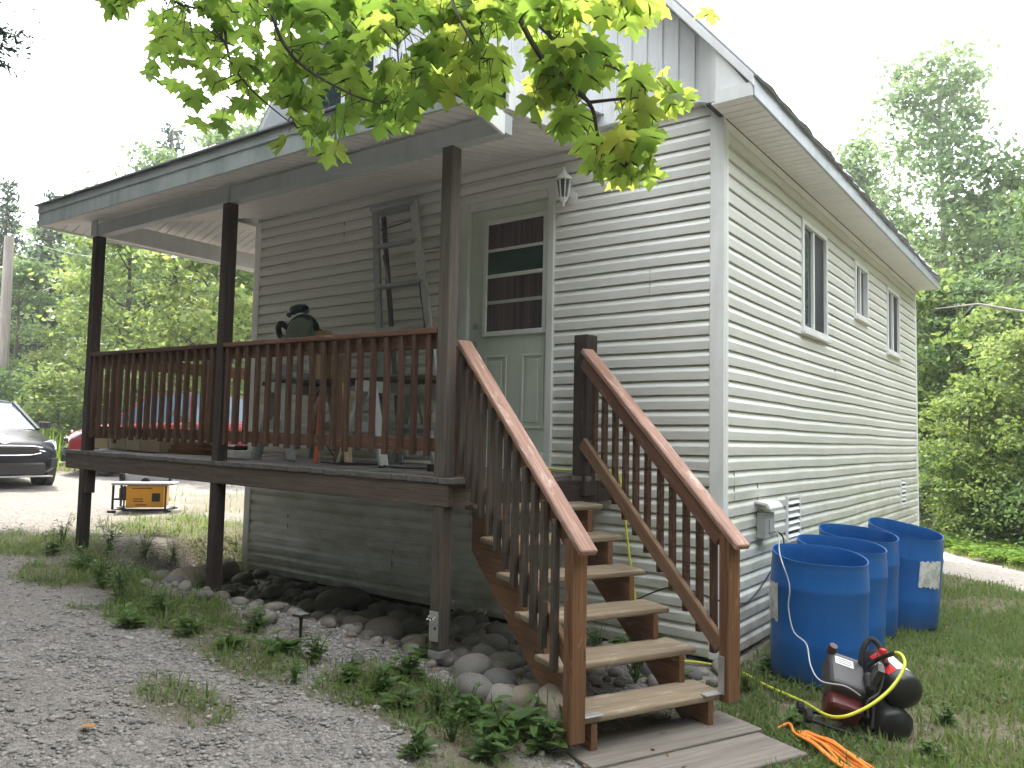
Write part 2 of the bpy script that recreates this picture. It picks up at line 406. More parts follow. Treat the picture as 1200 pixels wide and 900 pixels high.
def GM(x, y):        # 0 gravel .. 1 grass
    x = np.asarray(x, float); y = np.asarray(y, float)
    n = vnoise(x, y, 1.3, 7); n2 = vnoise(x, y, 4.1, 8)
    right = sstep(-.2, .5, x + (n - .5) * .5) * sstep(-2.2, -1.4, y + (n - .5) * .6)
    right = right * (1 - sstep(0, .25, PATH(x, y)))
    right = np.maximum(right, sstep(8.4, 9.2, y) * sstep(-2, 0, x))
    m_ = right
    for (cx, cy, rx, ry, k) in ((-5.9, -1.7, 1.0, .5, .9), (-4.4, -2.0, 1.3, .45, .9), (-3.0, -2.15, 1.0, .38, .95), (-2.1, -2.35, .6, .30, .8), (-.75, -2.05, .75, .36, 1.0), (-.05, -2.35, .5, .35, .9), (-1.55, -2.95, .35, .16, .7),
                               (-6.2, .1, 1.6, 1.1, .75), (-8.2, 2.6, 2.2, 1.6, .6), (-13, 5.5, 3.5, 2.2, .7)):
        d = np.sqrt(((x - cx) / rx) ** 2 + ((y - cy) / ry) ** 2) + (n - .5) * .9 + (n2 - .5) * .5
        m_ = np.maximum(m_, k * (1 - sstep(.55, 1.1, d)))
    far = sstep(17.5, 19.0, np.hypot(x - 2, y + 5) + (n - .5) * 2) * (1 - sstep(-6, -4, x))
    return np.clip(np.maximum(m_, far), 0, 1)

def axis(a, b, lo, hi, f):
    inner = np.arange(a, b, f); k = np.cumsum(f * 1.12 ** np.arange(1, 60))
    L = a - k; L = L[L > lo]; Rr = inner[-1] + k; Rr = Rr[Rr < hi]
    return np.concatenate([[lo], L[::-1], inner, Rr, [hi]])
gx = axis(-9, 3, -180, 180, .07); gy = axis(-5.2, 2.5, -160, 180, .07)
XX, YY = np.meshgrid(gx, gy, indexing='ij'); ZZ = G(XX, YY)
ZZ = ZZ + (nrs.rand(*ZZ.shape) - .5) * .012 * (np.abs(XX) < 12)
nx, ny = len(gx), len(gy)
I = np.arange(nx * ny).reshape(nx, ny)
F = np.stack([I[:-1, :-1], I[1:, :-1], I[1:, 1:], I[:-1, 1:]], -1).reshape(-1, 4)
def ground_mat():
    t = NT('ground_gravel_and_soil'); p = t.pos()
    at_ = t.n('ShaderNodeAttribute', attribute_name='gm'); gm = at_.outputs['Fac']
    v1 = t.n('ShaderNodeTexVoronoi'); v1.inputs['Scale'].default_value = 38; t.l(p, v1.inputs['Vector'])
    v2 = t.n('ShaderNodeTexVoronoi'); v2.inputs['Scale'].default_value = 95; t.l(p, v2.inputs['Vector'])
    big = t.noise(p, .7, 4, .6); fine = t.noise(p, 60, 4, .7)
    sc = t.n('ShaderNodeSeparateColor'); t.l(v1.outputs['Color'], sc.inputs[0]); sc2 = t.n('ShaderNodeSeparateColor'); t.l(v2.outputs['Color'], sc2.inputs[0])
    cg = t.ramp(sc.outputs[0], [(0, (.115, .103, .092)), (.5, (.26, .235, .212)), (1, (.41, .375, .345))])
    cg2 = t.ramp(sc2.outputs[0], [(0, (.16, .15, .142)), (1, (.36, .34, .325))])
    c = t.mix(t.range(fine, .4, .6), cg, cg2); c = t.mix(t.range(big, .35, .7, 0, .5), c, (.27, .24, .21))
    soil = t.mix(t.noise(p, 14, 5, .7), (.10, .085, .055), (.24, .205, .14)); soil = t.mix(t.range(t.noise(p, 3, 4), .4, .7, 0, .5), soil, (.12, .14, .05))
    c = t.mix(gm, c, soil); t.col(c); t.rough(.92); t.p.inputs['Specular IOR Level'].default_value = .2
    h = t.math('SUBTRACT', t.math('ADD', t.math('MULTIPLY', v1.outputs['Distance'], -1.0), t.math('MULTIPLY', fine, .5)), t.math('MULTIPLY', v2.outputs['Distance'], .6))
    t.bump(h, .8, .02); return t.m
M['ground'] = ground_mat()
gme = raw_mesh('ground', np.stack([XX, YY, ZZ], -1).reshape(-1, 3), F, M['ground'], True)
att = gme.attributes.new('gm', 'FLOAT', 'POINT'); att.data.foreach_set('value', GM(XX, YY).ravel().astype(np.float32))
tag(link('ground', gme), kind='structure')
def sunlit_mat():
    t = NT('sunlit_gravel'); p = t.pos(); v = t.n('ShaderNodeTexVoronoi'); v.inputs['Scale'].default_value = 30; t.l(p, v.inputs['Vector']); f = t.noise(p, 40, 4, .7); b = t.noise(p, 1.6, 4, .6)
    c = t.mix(v.outputs['Color'], (.36, .31, .27), (.56, .51, .46)); c = t.mix(t.range(b, .4, .75, 0, .6), c, (.42, .35, .28)); t.col(c); t.rough(.95); t.bump(t.math('SUBTRACT', f, v.outputs['Distance']), .8, .02); return t.m
M['sunlit_gravel'] = sunlit_mat()
# gravel path bending behind the house, sunlight put into its pale colour
px_ = np.arange(-3, 12, .18); rows = []
for t_ in np.linspace(-1, 1, 9):
    yc = np.interp(px_, [-3, .2, 1.4, 3, 6, 12], [8.6, 7.3, 6.0, 5.2, 4.2, 3.5]) + t_ * (.95 + .12 * (vnoise(px_, px_ * 0 + t_, 1.7, 9) - .5) * (abs(t_) == 1))
    rows.append(np.stack([px_, yc, G(px_, yc) + .014 - .012 * (abs(t_) == 1)], -1))
rows = np.stack(rows, 1); I2 = np.arange(rows.shape[0] * 9).reshape(-1, 9)
pm = raw_mesh('gravel_path', rows.reshape(-1, 3), np.stack([I2[:-1, :-1], I2[1:, :-1], I2[1:, 1:], I2[:-1, 1:]], -1).reshape(-1, 4), M['sunlit_gravel'], True)
tag(link('gravel_path', pm), kind='structure')

def gnd(px, py, dz=0.0):
    z = -1.34
    for _ in range(6):
        p = onZ(px, py, z); z = g1(p.x, p.y)
    return Vector((p.x, p.y, z + dz))
# ------------------------------------------------------------------ house
W = 5.32; LEN = 7.42; CRS = .105; ZB = -1.27; ZS = 2.46
def siding(mb, wall, u0, u1, z0, z1, flip=1):
    """clapboard profile; wall F: plane y=0 facing -y, R: plane x=0 facing +x, L: plane x=-W, B: plane y=LEN"""
    prof = []
    k = math.floor(z0 / CRS)
    while k * CRS < z1:
        for dz, off in ((0, .017), (.056, .020), (.064, .0165), (.077, .008), (.090, .0035), (.0967, .002), (.0971, -.014), (.1049, -.014)):
            prof.append((k * CRS + dz, off))
        k += 1
    pr = []
    for i, (z, o) in enumerate(prof):
        if z0 <= z <= z1: pr.append((z, o))
    pr = [(z0, pr[0][1])] + pr + [(z1, pr[-1][1])]
    nu = max(1, int(abs(u1 - u0) / .45)); us = [u0 + (u1 - u0) * i / nu for i in range(nu + 1)]
    vs_, fs, uv = [], [], []
    for u in us:
        for z, o in pr:
            zz = z + .003 * math.sin(u * 1.7 + z * 2.1) + .002 * math.sin(u * 4.3 + z * 7); oo = o + .0015 * math.sin(u * 3.1 + z * 5.3)
            if z in (z0, z1): zz = z
            vs_.append({'F': (u, -oo, zz), 'R': (oo, u, zz), 'L': (-W - oo, u, zz), 'B': (u, LEN + oo, zz)}[wall]); uv.append((u, z))
    n = len(pr)
    for i in range(nu):
        for j in range(n - 1): fs.append((i * n + j, (i + 1) * n + j, (i + 1) * n + j + 1, i * n + j + 1))
    mb.add(vs_, fs, uv)
house = thing('house', 'small house in off-white vinyl siding with a steep gable roof', 'house', (0, 0, -1.3))
def hpart(mb, name, mat, parent=None, **k):
    o = mb.build(name, mat, parent if parent is not None else house, **k)
    if parent is None or parent is house: o.location.z += 1.3
    return o
# every part is built in world coordinates; house empty sits at z=-1.3, so parts are lifted back by 1.3
DX0, DX1, DZ0, DZ1 = -2.371, -1.387, -.075, 2.215
mb = MB(); siding(mb, 'F', -W, DX0, ZB, 2.60); siding(mb, 'F', DX1, 0, ZB, 2.60); siding(mb, 'F', DX0, DX1, ZB, DZ0); siding(mb, 'F', DX0, DX1, DZ1, 2.60)
hpart(mb, 'wall', M['siding'])
WIN = [(1.79, 2.60, 1.19, 2.19), (3.72, 4.33, 1.58, 2.19), (5.38, 6.15, 1.36, 2.19)]
mb = MB(); y = 0
for (a, b, z0, z1) in WIN:
    siding(mb, 'R', y, a, ZB, 2.46); siding(mb, 'R', a, b, ZB, z0); siding(mb, 'R', a, b, z1, 2.46); y = b
siding(mb, 'R', y, LEN, ZB, 2.46); hpart(mb, 'wall', M['siding'])
mb = MB(); siding(mb, 'L', 0, LEN, ZB, 2.6); hpart(mb, 'wall', M['siding'])
mb = MB(); siding(mb, 'B', -W, 0, ZB, 2.6); hpart(mb, 'wall', M['siding'])
mb = MB(); mb.b2((-W + .02, .05, -1.7), (-.05, LEN - .03, ZB + .02)); hpart(mb, 'foundation', M['found'])
# seams where siding panels overlap
seam_m = simple('seam_shadow', (.33, .33, .30), .7)
for (u, z, nC) in ((.18, -.21, 2), (.115, -.63, 2), (.66, -.315, 2), (4.9, -.315, 1), (2.9, .84, 1), (3.4, -.84, 2), (1.2, -1.05, 2)):
    mb = MB(); mb.b2((.010, u, z + .004), (.0195, u + .003, z + nC * CRS - .004)); hpart(mb, 'panel_seam', seam_m)
for (u, z, nC) in ((-3.9, 1.05 * 2, 2), (-4.6, -.84, 2), (-2.2, -.63, 2), (-3.1, -1.05, 2), (-.55, 1.26, 2)):
    mb = MB(); mb.b2((u, -.0195, z + .004), (u + .003, -.010, z + nC * CRS - .004)); hpart(mb, 'panel_seam', seam_m)
# corner trims
for nm, lo, hi in (('f', (-.088, -.024, ZB), (.020, -.0005, 2.60)), ('r', (.0005, -.0004, ZB), (.024, .052, 2.46)), ('fl', (-W - .02, -.024, ZB), (-W + .085, -.0005, 2.50)), ('rb', (.0005, LEN - .06, ZB), (.024, LEN + .02, 2.46))):
    mb = MB(); mb.b2(lo, hi); hpart(mb, 'corner_trim', M['trim'], bevel=.006)
mb = MB(); mb.b2((.0008, .055, 2.40), (.022, LEN - .06, 2.458)); hpart(mb, 'frieze_trim', M['trim'], bevel=.004)
# roof
SL = 1.2; EX = .32; EZ = 2.60; RX = -W / 2; RZ = EZ + SL * (EX - RX); YF = -.28; YB = LEN + .03
mb = MB()
for sgn in (1, -1):
    ex = RX + sgn * (EX - RX); nseg = 60
    for j in range(2):
        pass
    nrm = Vector((sgn * SL, 0, 1)).normalized()
    vs_, fs = [], []
    for i in range(nseg + 1):
        yy = YF - .02 + (YB - YF + .04) * i / nseg; wob = rnd.uniform(-.012, .012)
        for (x, z) in ((ex + sgn * (.02 + wob), EZ - SL * .02), (RX, RZ)):
            b = Vector((x, yy, z)); vs_ += [b, b + nrm * (.020 + (wob * .6 if x != RX else 0))]
    for i in range(nseg):
        a = i * 4; b = a + 4
        fs += [(a, b, b + 2, a + 2), (a + 1, a + 3, b + 3, b + 1), (a, a + 1, b + 1, b)]
    fs += [(0, 2, 3, 1), (nseg * 4, nseg * 4 + 1, nseg * 4 + 3, nseg * 4 + 2)]
    mb.add(vs_, fs)
hpart(mb, 'roof', M['shingle'])
# eaves: fascia + grooved soffit on the right side, mirrored plain on the left
for xa, xb in ((EX - .022, EX), (2 * RX - EX, 2 * RX - EX + .022)):
    mb = MB(); mb.b2((xa, YF, 2.455), (xb, YB, 2.592)); hpart(mb, 'eave_fascia', M['eave'], bevel=.004)
mb = MB(); y = YF + .002
while y < YB - .02:
    y2 = min(y + .098, YB); mb.b2((.026, y, 2.461), (EX - .024, y2 - .010, 2.475)); y = y2
mb.b2((-.02, YF + .01, 2.472), (EX - .024, YB, 2.484), mi=1); hpart(mb, 'eave_soffit', [M['soffit'], M['groove']])
mb = MB(); mb.b2((2 * RX - EX + .024, YF + .01, 2.461), (2 * RX - .026, YB, 2.475)); hpart(mb, 'eave_soffit', M['soffit'])
# gable wall with battens, rake soffit, rake fascia, eave return
GY = -.05
def roofz(x): return EZ + SL * (EX - x) if x > RX else EZ + SL * (EX - (2 * RX - x))
mb = MB(); mb.prism([(-W - .02, 2.60), (-.10, 2.60), (-.10, roofz(-.10) - .09), (RX, RZ - .09), (-W - .02, roofz(-W - .02) - .09)], ((0, 0, 0), (1, 0, 0), (0, 0, 1), (0, 1, 0)), GY, .06)
x = -.20
gw = (-4.42, -3.42, 3.42, 4.75)
while x > -W:
    top = roofz(x) - .10 - .02
    if gw[0] - .08 < x < gw[1] + .08:
        mb.b2((x - .014, GY - .018, 2.62), (x + .014, GY + .002, gw[2] - .08)); mb.b2((x - .014, GY - .018, gw[3] + .1), (x + .014, GY + .002, top))
    else: mb.b2((x - .014, GY - .018, 2.645), (x + .014, GY + .002, top))
    x -= .127
mb.b2((-W, GY - .026, 2.598), (-.10, GY - .001, 2.643))
hpart(mb, 'gable_wall', M['batten'], bevel=.003)
for sgn in (1, -1):
    X = lambda q: q if sgn > 0 else 2 * RX - q
    s_mb = MB()                       # sloping rake soffit from the wall out to the rake fascia
    lo_w, lo_f = -.150, .055
    zw = roofz(lo_w) - .085; zf = roofz(lo_f) - .075
    top_w = RX + .001; 
    s_mb.add([(X(lo_w), GY - .020, zw), (X(RX), GY - .020, RZ - .085), (X(RX), YF + .002, RZ - .075 + .0), (X(lo_f), YF + .002, zf),
              (X(lo_w), GY - .020, zw + .03), (X(RX), GY - .020, RZ - .055), (X(RX), YF + .002, RZ - .045), (X(lo_f), YF + .002, zf + .03)],
             [(0, 1, 2, 3), (4, 7, 6, 5), (0, 3, 7, 4), (1, 5, 6, 2), (0, 4, 5, 1), (3, 2, 6, 7)])
    hpart(s_mb, 'rake_soffit', M['trim'])
    f_mb = MB(); f_mb.prism([(X(EX), roofz(EX) - .010), (X(RX), RZ - .010), (X(RX), RZ - .085), (X(EX), roofz(EX) - .085)], ((0, 0, 0), (1, 0, 0), (0, 0, 1), (0, 1, 0)), YF - .022, YF); hpart(f_mb, 'rake_fascia', M['trim'], bevel=.003)
    r_mb = MB()                       # boxed return at the eave end
    r_mb.add([(X(lo_w), GY - .022, 2.60), (X(lo_w), GY - .022, zw - .002), (X(lo_f), YF + .004, zf - .002), (X(lo_f), YF + .004, 2.47), (X(.0), .03, 2.60)], [(0, 3, 2, 1)])
    r_mb.prism([(X(lo_f), 2.462), (X(EX - .024), 2.462), (X(EX - .024), roofz(EX) - .09), (X(lo_f), zf)], ((0, 0, 0), (1, 0, 0), (0, 0, 1), (0, 1, 0)), YF + .001, YF + .012)
    r_mb.b2((min(X(lo_f), X(EX - .01)), YF - .014, 2.455), (max(X(lo_f), X(EX - .01)), YF + .001, 2.545))
    r_mb.add([(X(lo_w), GY - .03, 2.60), (X(lo_f), YF + .01, 2.468), (X(EX - .02), YF + .01, 2.468), (X(.02), -.01, 2.46)], [(0, 1, 2, 3)])
    hpart(r_mb, 'eave_return', M['trim'])
# windows of the right wall and the gable window
def window_right(a, b, z0, z1, slid=.5, screen_right=True):
    f = MB(); t = .045
    for lo, hi in (((-.03, a, z0), (.034, a + t, z1)), ((-.03, b - t, z0), (.034, b, z1)), ((-.03, a + t + .0005, z1 - t), (.033, b - t - .0005, z1)), ((-.03, a + t + .0005, z0), (.033, b - t - .0005, z0 + t))): f.b2(lo, hi)
    mid = a + (b - a) * slid
    f.b2((-.02, mid - .02, z0 + t + .0005), (.022, mid + .02, z1 - t - .0005))
    fr = hpart(f, 'window', M['trim'], bevel=.004)
    p = MB(); p.b2((-.012, a + t + .002, z0 + t + .002), (-.004, mid - .021, z1 - t - .002)); p.build('pane', M['pane'], fr)
    p = MB(); p.b2((-.024, mid + .021, z0 + t + .002), (-.016, b - t - .002, z1 - t - .002)); p.build('pane', M['pane'], fr)
    if screen_right:
        p = MB(); p.b2((.000, mid + .021, z0 + t + .002), (.003, b - t - .002, z1 - t - .002)); p.build('screen', M['screen'], fr)
    s = MB(); s.b2((.0365, a - .02, z0 - .034), (.058, b + .02, z0 - .002)); s.b2((-.0, a - .02, z0 - .034), (.036, b + .02, z0 - .002)); s.build('sill', M['trim'], fr, bevel=.004)
window_right(*WIN[0], .47); window_right(*WIN[1], .45, False); window_right(*WIN[2], .50)
f = MB(); a, b, z0, z1 = gw; t = .06; yq = GY - .045
for lo, hi in (((a, yq, z0), (a + t, GY + .05, z1)), ((b - t, yq, z0), (b, GY + .05, z1)), ((a + t, yq + .001, z1 - t), (b - t, GY + .05, z1)), ((a + t, yq + .001, z0), (b - t, GY + .05, z0 + t)), (((a + b) / 2 - .025, yq + .01, z0 + t), ((a + b) / 2 + .025, GY + .05, z1 - t))): f.b2(lo, hi)
fr = hpart(f, 'window', M['trim'], bevel=.005)
p = MB(); p.b2((a + t, GY - .022, z0 + t), ((a + b) / 2 - .025, GY - .012, z1 - t)); p.build('pane', M['pane'], fr)
p = MB(); p.b2(((a + b) / 2 + .025, GY - .022, z0 + t), (b - t, GY - .012, z1 - t)); p.build('pane', M['pane'], fr)
# louvred vents low on the right wall
for (a, b) in ((1.33, 1.69), (6.12, 6.44)):
    f = MB(); z0, z1 = -.61, -.235
    for lo, hi in (((.012, a, z0), (.032, a + .025, z1)), ((.012, b - .025, z0), (.032, b, z1)), ((.012, a + .025, z1 - .022), (.031, b - .025, z1)), ((.012, a + .025, z0), (.031, b - .025, z0 + .022))): f.b2(lo, hi)
    fr = hpart(f, 'wall_vent', M['trim'], bevel=.002)
    q = MB(); q.b2((.0155, a + .02, z0 + .015), (.017, b - .02, z1 - .015)); q.build('backing', M['blackp'], fr)
    q = MB()
    for k in range(6):
        z = z0 + .05 + k * .054; q.beam((.026, a + .026, z), (.026, b - .026, z), .028, .006, up=(1.0, 0, .9))
    q.build('louvre', M['trim'], fr)
# door
f = MB()
for lo, hi in (((DX0, -.036, DZ0), (DX0 + .10, .03, DZ1)), ((DX1 - .068, -.036, DZ0), (DX1, .03, DZ1)), ((DX0 + .1005, -.035, DZ1 - .075), (DX1 - .0685, .03, DZ1))): f.b2(lo, hi)
f.b2((DX0 + .1005, -.06, DZ0), (DX1 - .0685, .03, .085))
hpart(f, 'door_frame', M['doorframe'], bevel=.006)
dx0, dx1, dz0, dz1 = DX0 + .103, DX1 - .071, .09, DZ1 - .079
d = MB(); d.b2((dx0, .0, dz0), (dx1, .03, dz1)); door = hpart(d, 'door', M['door'], bevel=.002)
lx0, lx1, lz0, lz1 = onY(569, 262, 0).x, onY(641, 392, 0).x, onY(572, 395, 0).z, onY(575, 259, 0).z
f = MB(); t = .042
for lo, hi in (((lx0, -.020, lz0), (lx0 + t, .001, lz1)), ((lx1 - t, -.020, lz0), (lx1, .001, lz1)), ((lx0 + t, -.0195, lz1 - t), (lx1 - t, .001, lz1)), ((lx0 + t, -.0195, lz0), (lx1 - t, .001, lz0 + t))): f.b2(lo, hi)
zA = onY(605, 290, 0).z; zB = onY(605, 321, 0).z; zC = onY(605, 352, 0).z
f.b2((lx0 + t, -.018, zB - .016), (lx1 - t, .001, zB + .016)); f.b2((lx0 + t, -.012, zA - .013), (lx1 - t, .001, zA + .013))
f.build('door_window', M['doorframe'], door, bevel=.004)
for za, zb, mt in ((zA + .013, lz1 - t, 'curtain'), (zB + .016, zA - .013, 'panereflect'), (lz0 + t, zB - .016, 'curtain')):
    p = MB(); p.b2((lx0 + t, -.006, za), (lx1 - t, -.002, zb)); p.build('pane', M[mt], door)
p = MB(); p.b2((lx0 + t, -.010, zC - .014), (lx1 - t, -.0062, zC + .014)); p.build('sash_bar', M['ghorse'], door)
for (a, b) in ((onY(568, 420, 0).x, onY(594, 420, 0).x), (onY(611, 418, 0).x, onY(637, 418, 0).x)):
    p = MB(); z0, z1 = .27, .88; t = .022
    for lo, hi in (((a, -.008, z0), (a + t, .001, z1)), ((b - t, -.008, z0), (b, .001, z1)), ((a + t, -.0075, z0), (b - t, .001, z0 + t)), ((a + t, -.0075, z1 - t), (b - t, .001, z1))): p.b2(lo, hi)
    p.b2((a + .05, -.005, z0 + .05), (b - .05, .001, z1 - .05)); p.build('door_panel', M['door'], door, bevel=.004)
p = MB(); kx = dx0 + .065
p.lathe([(.03, 0), (.03, .008), (.012, .012), (.012, .035), (.024, .042), (.028, .055), (.02, .068), (0, .07)], Matrix.Translation((kx, -.001, .98)) @ Matrix.Rotation(R_(90), 4, 'X'), 14)
p.lathe([(.028, 0), (.028, .012), (.0, .014)], Matrix.Translation((kx, -.001, 1.14)) @ Matrix.Rotation(R_(90), 4, 'X'), 14); p.build('door_knob', M['alu'], door, smooth=True)

# ------------------------------------------------------------------ porch
def sh(x): return -.0095 * (x + 1.2)            # the deck runs very slightly uphill to the left
porch = thing('porch', 'covered wooden porch with dark posts and slatted railings on the house front', 'porch', (-3.6, -1.48, -1.0))
def ppart(mb, name, mat, parent=None, **k):
    o = mb.build(name, mat, parent if parent is not None else porch, **k)
    if parent is None: o.location = (3.6, 1.48, 1.0)
    return o
ZD = -.060; PY = -1.48; PXL = -6.19; PXR = -1.163
q0 = Vector((-1.289, -1.192, 0)); td = R_(-25.24); dv = Vector((math.cos(td), math.sin(td), 0)); wv = Vector((-math.sin(td), math.cos(td), 0))
def SP(a, b, z): v = q0 + dv * a + wv * b; return Vector((v.x, v.y, z))
eR = SP(0.0, 1.06, 0)
# decking: boards run front to back, their ends show along the front edge
mb = MB(); x = PXL - .01
while x < eR.x - .02:
    x2 = x + .134
    y0 = PY - .03
    xm = (x + x2) / 2
    if xm > PXR + .02:   # beyond the front right corner the edge cuts back at a slant
        y0 = q0.y + (xm - q0.x) / wv.x * wv.y - .0
    y1 = -.02 if x2 > -W - .05 else 4.2
    if y1 - y0 > .05:
        z = ZD + sh(xm) + rnd.uniform(-.003, .003); mb.b2((x, y0, z - .036), (x2 - .006, y1, z))
    x = x2
ppart(mb, 'decking', M['deck'], bevel=.003)
mb = MB(); mb.beam((PXL, PY, ZD + sh(PXL) - .036 - .072), (PXR, PY, ZD + sh(PXR) - .036 - .072), .04, .142); ppart(mb, 'rim_joist', M['rim'], bevel=.004)
mb = MB(); mb.beam((PXR - .02, PY + .021, ZD - .108), (PXR - .02, -1.19, ZD - .108), .04, .142); ppart(mb, 'rim_joist', M['rim'], bevel=.004)
mb = MB(); a = SP(-.02, .0, ZD - .115); b = SP(-.02, 1.06, ZD - .115); mb.beam(a, b, .04, .156); mb.beam(b, (b.x - .0, -.03, b.z), .04, .15); ppart(mb, 'rim_joist', M['post'], bevel=.004)
mb = MB(); mb.beam((PXL + .02, PY + .021, ZD + sh(PXL) - .108), (PXL + .02, 4.2, ZD + sh(PXL) - .108), .04, .142); ppart(mb, 'rim_joist', M['rim'], bevel=.004)
for x in np.arange(-5.7, -1.3, .6): mb = MB(); mb.beam((x, PY + .022, ZD + sh(x) - .11), (x, -.03, ZD + sh(x) - .11), .038, .13); ppart(mb, 'floor_joist', M['rim'])
# posts
def post(x, y, z0, z1, mat, w=.092, lean=0.0):
    mb = MB(); mb.beam((x - lean, y, z0), (x, y, z1), w, w, up=(0, 1, 0)); return ppart(mb, 'post', mat, bevel=.006)
BZ = 2.055
post(-5.86, PY + .03, -1.05, BZ + sh(-5.86), M['post']); post(-3.66, PY + .03, -1.1, BZ + sh(-3.66), M['post']); p3 = post(-1.25, PY + .03, -1.12, BZ, M['postgrey'])
mb = MB(); mb.beam((-5.78, PY + .03, -.42), (-5.78, PY + .03, -.2), .05, .085, up=(0, 1, 0)); ppart(mb, 'post_block', M['post'], bevel=.004)
mb = MB(); mb.b2((-1.285, PY - .028, -1.06), (-1.215, PY - .0175, -.88)); mb.b2((-1.30, PY - .0172, -1.16), (-1.20, PY + .078, -1.121)); o = mb.build('post_bracket', M['galv'], p3, bevel=.002)
for k in range(2):
    s_ = MB(); s_.lathe([(.008, 0), (.008, .004), (0, .005)], Matrix.Translation((-1.25 + (k - .5) * .03, PY - .028, -.93 - .05 * k)) @ Matrix.Rotation(R_(90), 4, 'X'), 8); s_.build('bolt', M['blackp'], p3)
for y in (1.5, 4.1): post(-5.86, y, -1.05, BZ + sh(-5.86), M['redwood'])
pd = SP(-.03, .955, 0); mb = MB(); rotz = Matrix.Rotation(R_(-8), 3, 'Z'); mb.box((pd.x, pd.y, .37), (.125, .125, 1.16), rotz); ppart(mb, 'post', M['post'], bevel=.008)
pl = SP(.03, -.06, 0); mb = MB(); mb.box((pl.x, pl.y, .31), (.085, .085, .96), Matrix.Rotation(td, 3, 'Z')); ppart(mb, 'post', M['redwood'], bevel=.006)
# beams
mb = MB(); mb.beam((-5.90, PY + .03, BZ + sh(-5.9) + .062), (-.80, PY + .03, BZ + sh(-.8) + .062), .09, .124); ppart(mb, 'beam', M['beamwrap'], bevel=.004)
mb = MB(); mb.beam((-5.86, PY + .077, BZ + sh(-5.86) + .09), (-5.86, 4.3, BZ + sh(-5.86) + .09), .09, .18); ppart(mb, 'beam', M['trim'], bevel=.004)
for x in (-5.86, -3.66): mb = MB(); mb.b2((x - .052, PY - .034, BZ + sh(x) + .002), (x + .052, PY - .0155, BZ + sh(x) + .2)); ppart(mb, 'post_cap', M['beamwrap'], bevel=.003)
# porch roof: soffit boards, fascias, shingle sheet
FY = -1.80; FXL = -6.33; FXR = -.815
zs = lambda x, y: 2.50 + .200 * y + sh(x) * 1.2      # front soffit height (y negative)
mb = MB(); x = FXL
while x < FXR - .01:
    x2 = min(x + .1, FXR); xm = (x + x2) / 2 - .004
    # hip on the left: the front soffit stops on the hip line; the right edge runs back to the wall
    yb = 0.0
    if x2 < -W: yb = (x2 + W) / (FXL + W) * FY
    if xm > -1.10: yb = PY * min(1, (xm + 1.10) / .30)
    a0 = Vector((x + .001, FY + .002, zs(x, FY))); a1 = Vector((x2 - .016, FY + .002, zs(x2, FY))); b1 = Vector((x2 - .016, yb - .002, zs(x2, yb))); b0 = Vector((x + .001, yb - .002, zs(x, yb)))
    u = Vector((0, 0, .012)); mb.add([a0, a1, b1, b0, a0 + u, a1 + u, b1 + u, b0 + u], [(0, 3, 2, 1), (4, 5, 6, 7), (0, 1, 5, 4), (1, 2, 6, 5), (2, 3, 7, 6), (3, 0, 4, 7)])
    x = x2
u = Vector((0, 0, .016))
mb.add([Vector((FXL, FY, zs(FXL, FY))) + u, Vector((FXR, FY, zs(FXR, FY))) + u, Vector((-.80, PY, zs(-.8, PY))) + u, Vector((-1.10, 0, zs(-1.1, 0))) + u, Vector((-W, 0, zs(-W, 0))) + u], [(0, 1, 2, 3, 4)], mi=1)
ppart(mb, 'soffit', [M['soffit'], M['groove']])
mb = MB(); y = FY
zl = lambda x: 2.54 + (x + W) * .335
while y < 4.4:
    y2 = min(y + .1, 4.4); xb = -W
    if y2 < 0: xb = -W + (y2 / FY) * (FXL + W)
    if FXL < xb - .01:
        a0 = Vector((FXL + .002, y + .001, zl(FXL))); a1 = Vector((FXL + .002, y2 - .008, zl(FXL))); b1 = Vector((xb, y2 - .008, zl(xb))); b0 = Vector((xb, y + .001, zl(xb)))
        u = Vector((0, 0, .012)); mb.add([a0, a1, b1, b0, a0 + u, a1 + u, b1 + u, b0 + u], [(0, 3, 2, 1), (4, 5, 6, 7), (0, 1, 5, 4), (1, 2, 6, 5), (2, 3, 7, 6), (3, 0, 4, 7)])
    y = y2
u = Vector((0, 0, .016)); mb.add([Vector((FXL, FY, zl(FXL))) + u, Vector((-W, 0, zl(-W))) + u, Vector((-W, 4.4, zl(-W))) + u, Vector((FXL, 4.4, zl(FXL))) + u], [(0, 1, 2, 3)], mi=1)
ppart(mb, 'soffit', [M['soffit'], M['groove']])
fz = zs(FXR, FY) - .012; fzl = zs(FXL, FY) - .012; FH = .20
mb = MB(); mb.beam((FXL - .02, FY - .012, fzl + FH / 2), (FXR, FY - .012, fz + FH / 2), .022, FH); ppart(mb, 'fascia', M['fascia'], bevel=.004)
mb = MB(); mb.beam((FXL - .02, FY - .028, fzl + FH - .035), (FXR, FY - .028, fz + FH - .035), .010, .07); ppart(mb, 'drip_edge', M['beamwrap'], bevel=.002)
mb = MB(); mb.beam((FXL - .012, FY, fzl + FH / 2), (FXL - .012, 4.4, fzl + FH / 2), .02, FH); ppart(mb, 'fascia', M['trim'], bevel=.004)
mb = MB()
tip = Vector((-.795, PY - .01, zs(-.8, PY) - .165)); fr_ = Vector((FXR, FY - .024, fz - .0))
mb.add([fr_, tip, tip + Vector((0, 0, .13)), Vector((FXR, FY - .024, fz + FH)), fr_ + Vector((-.02, .0, 0)), tip + Vector((-.02, 0, 0)), tip + Vector((-.02, 0, .13)), Vector((FXR - .02, FY - .024, fz + FH))], [(0, 1, 2, 3), (4, 7, 6, 5), (0, 4, 5, 1), (3, 2, 6, 7), (1, 5, 6, 2)])
e0 = Vector((-.80, PY, zs(-.8, PY))); e1 = Vector((-1.10, -.002, zs(-1.1, 0)))
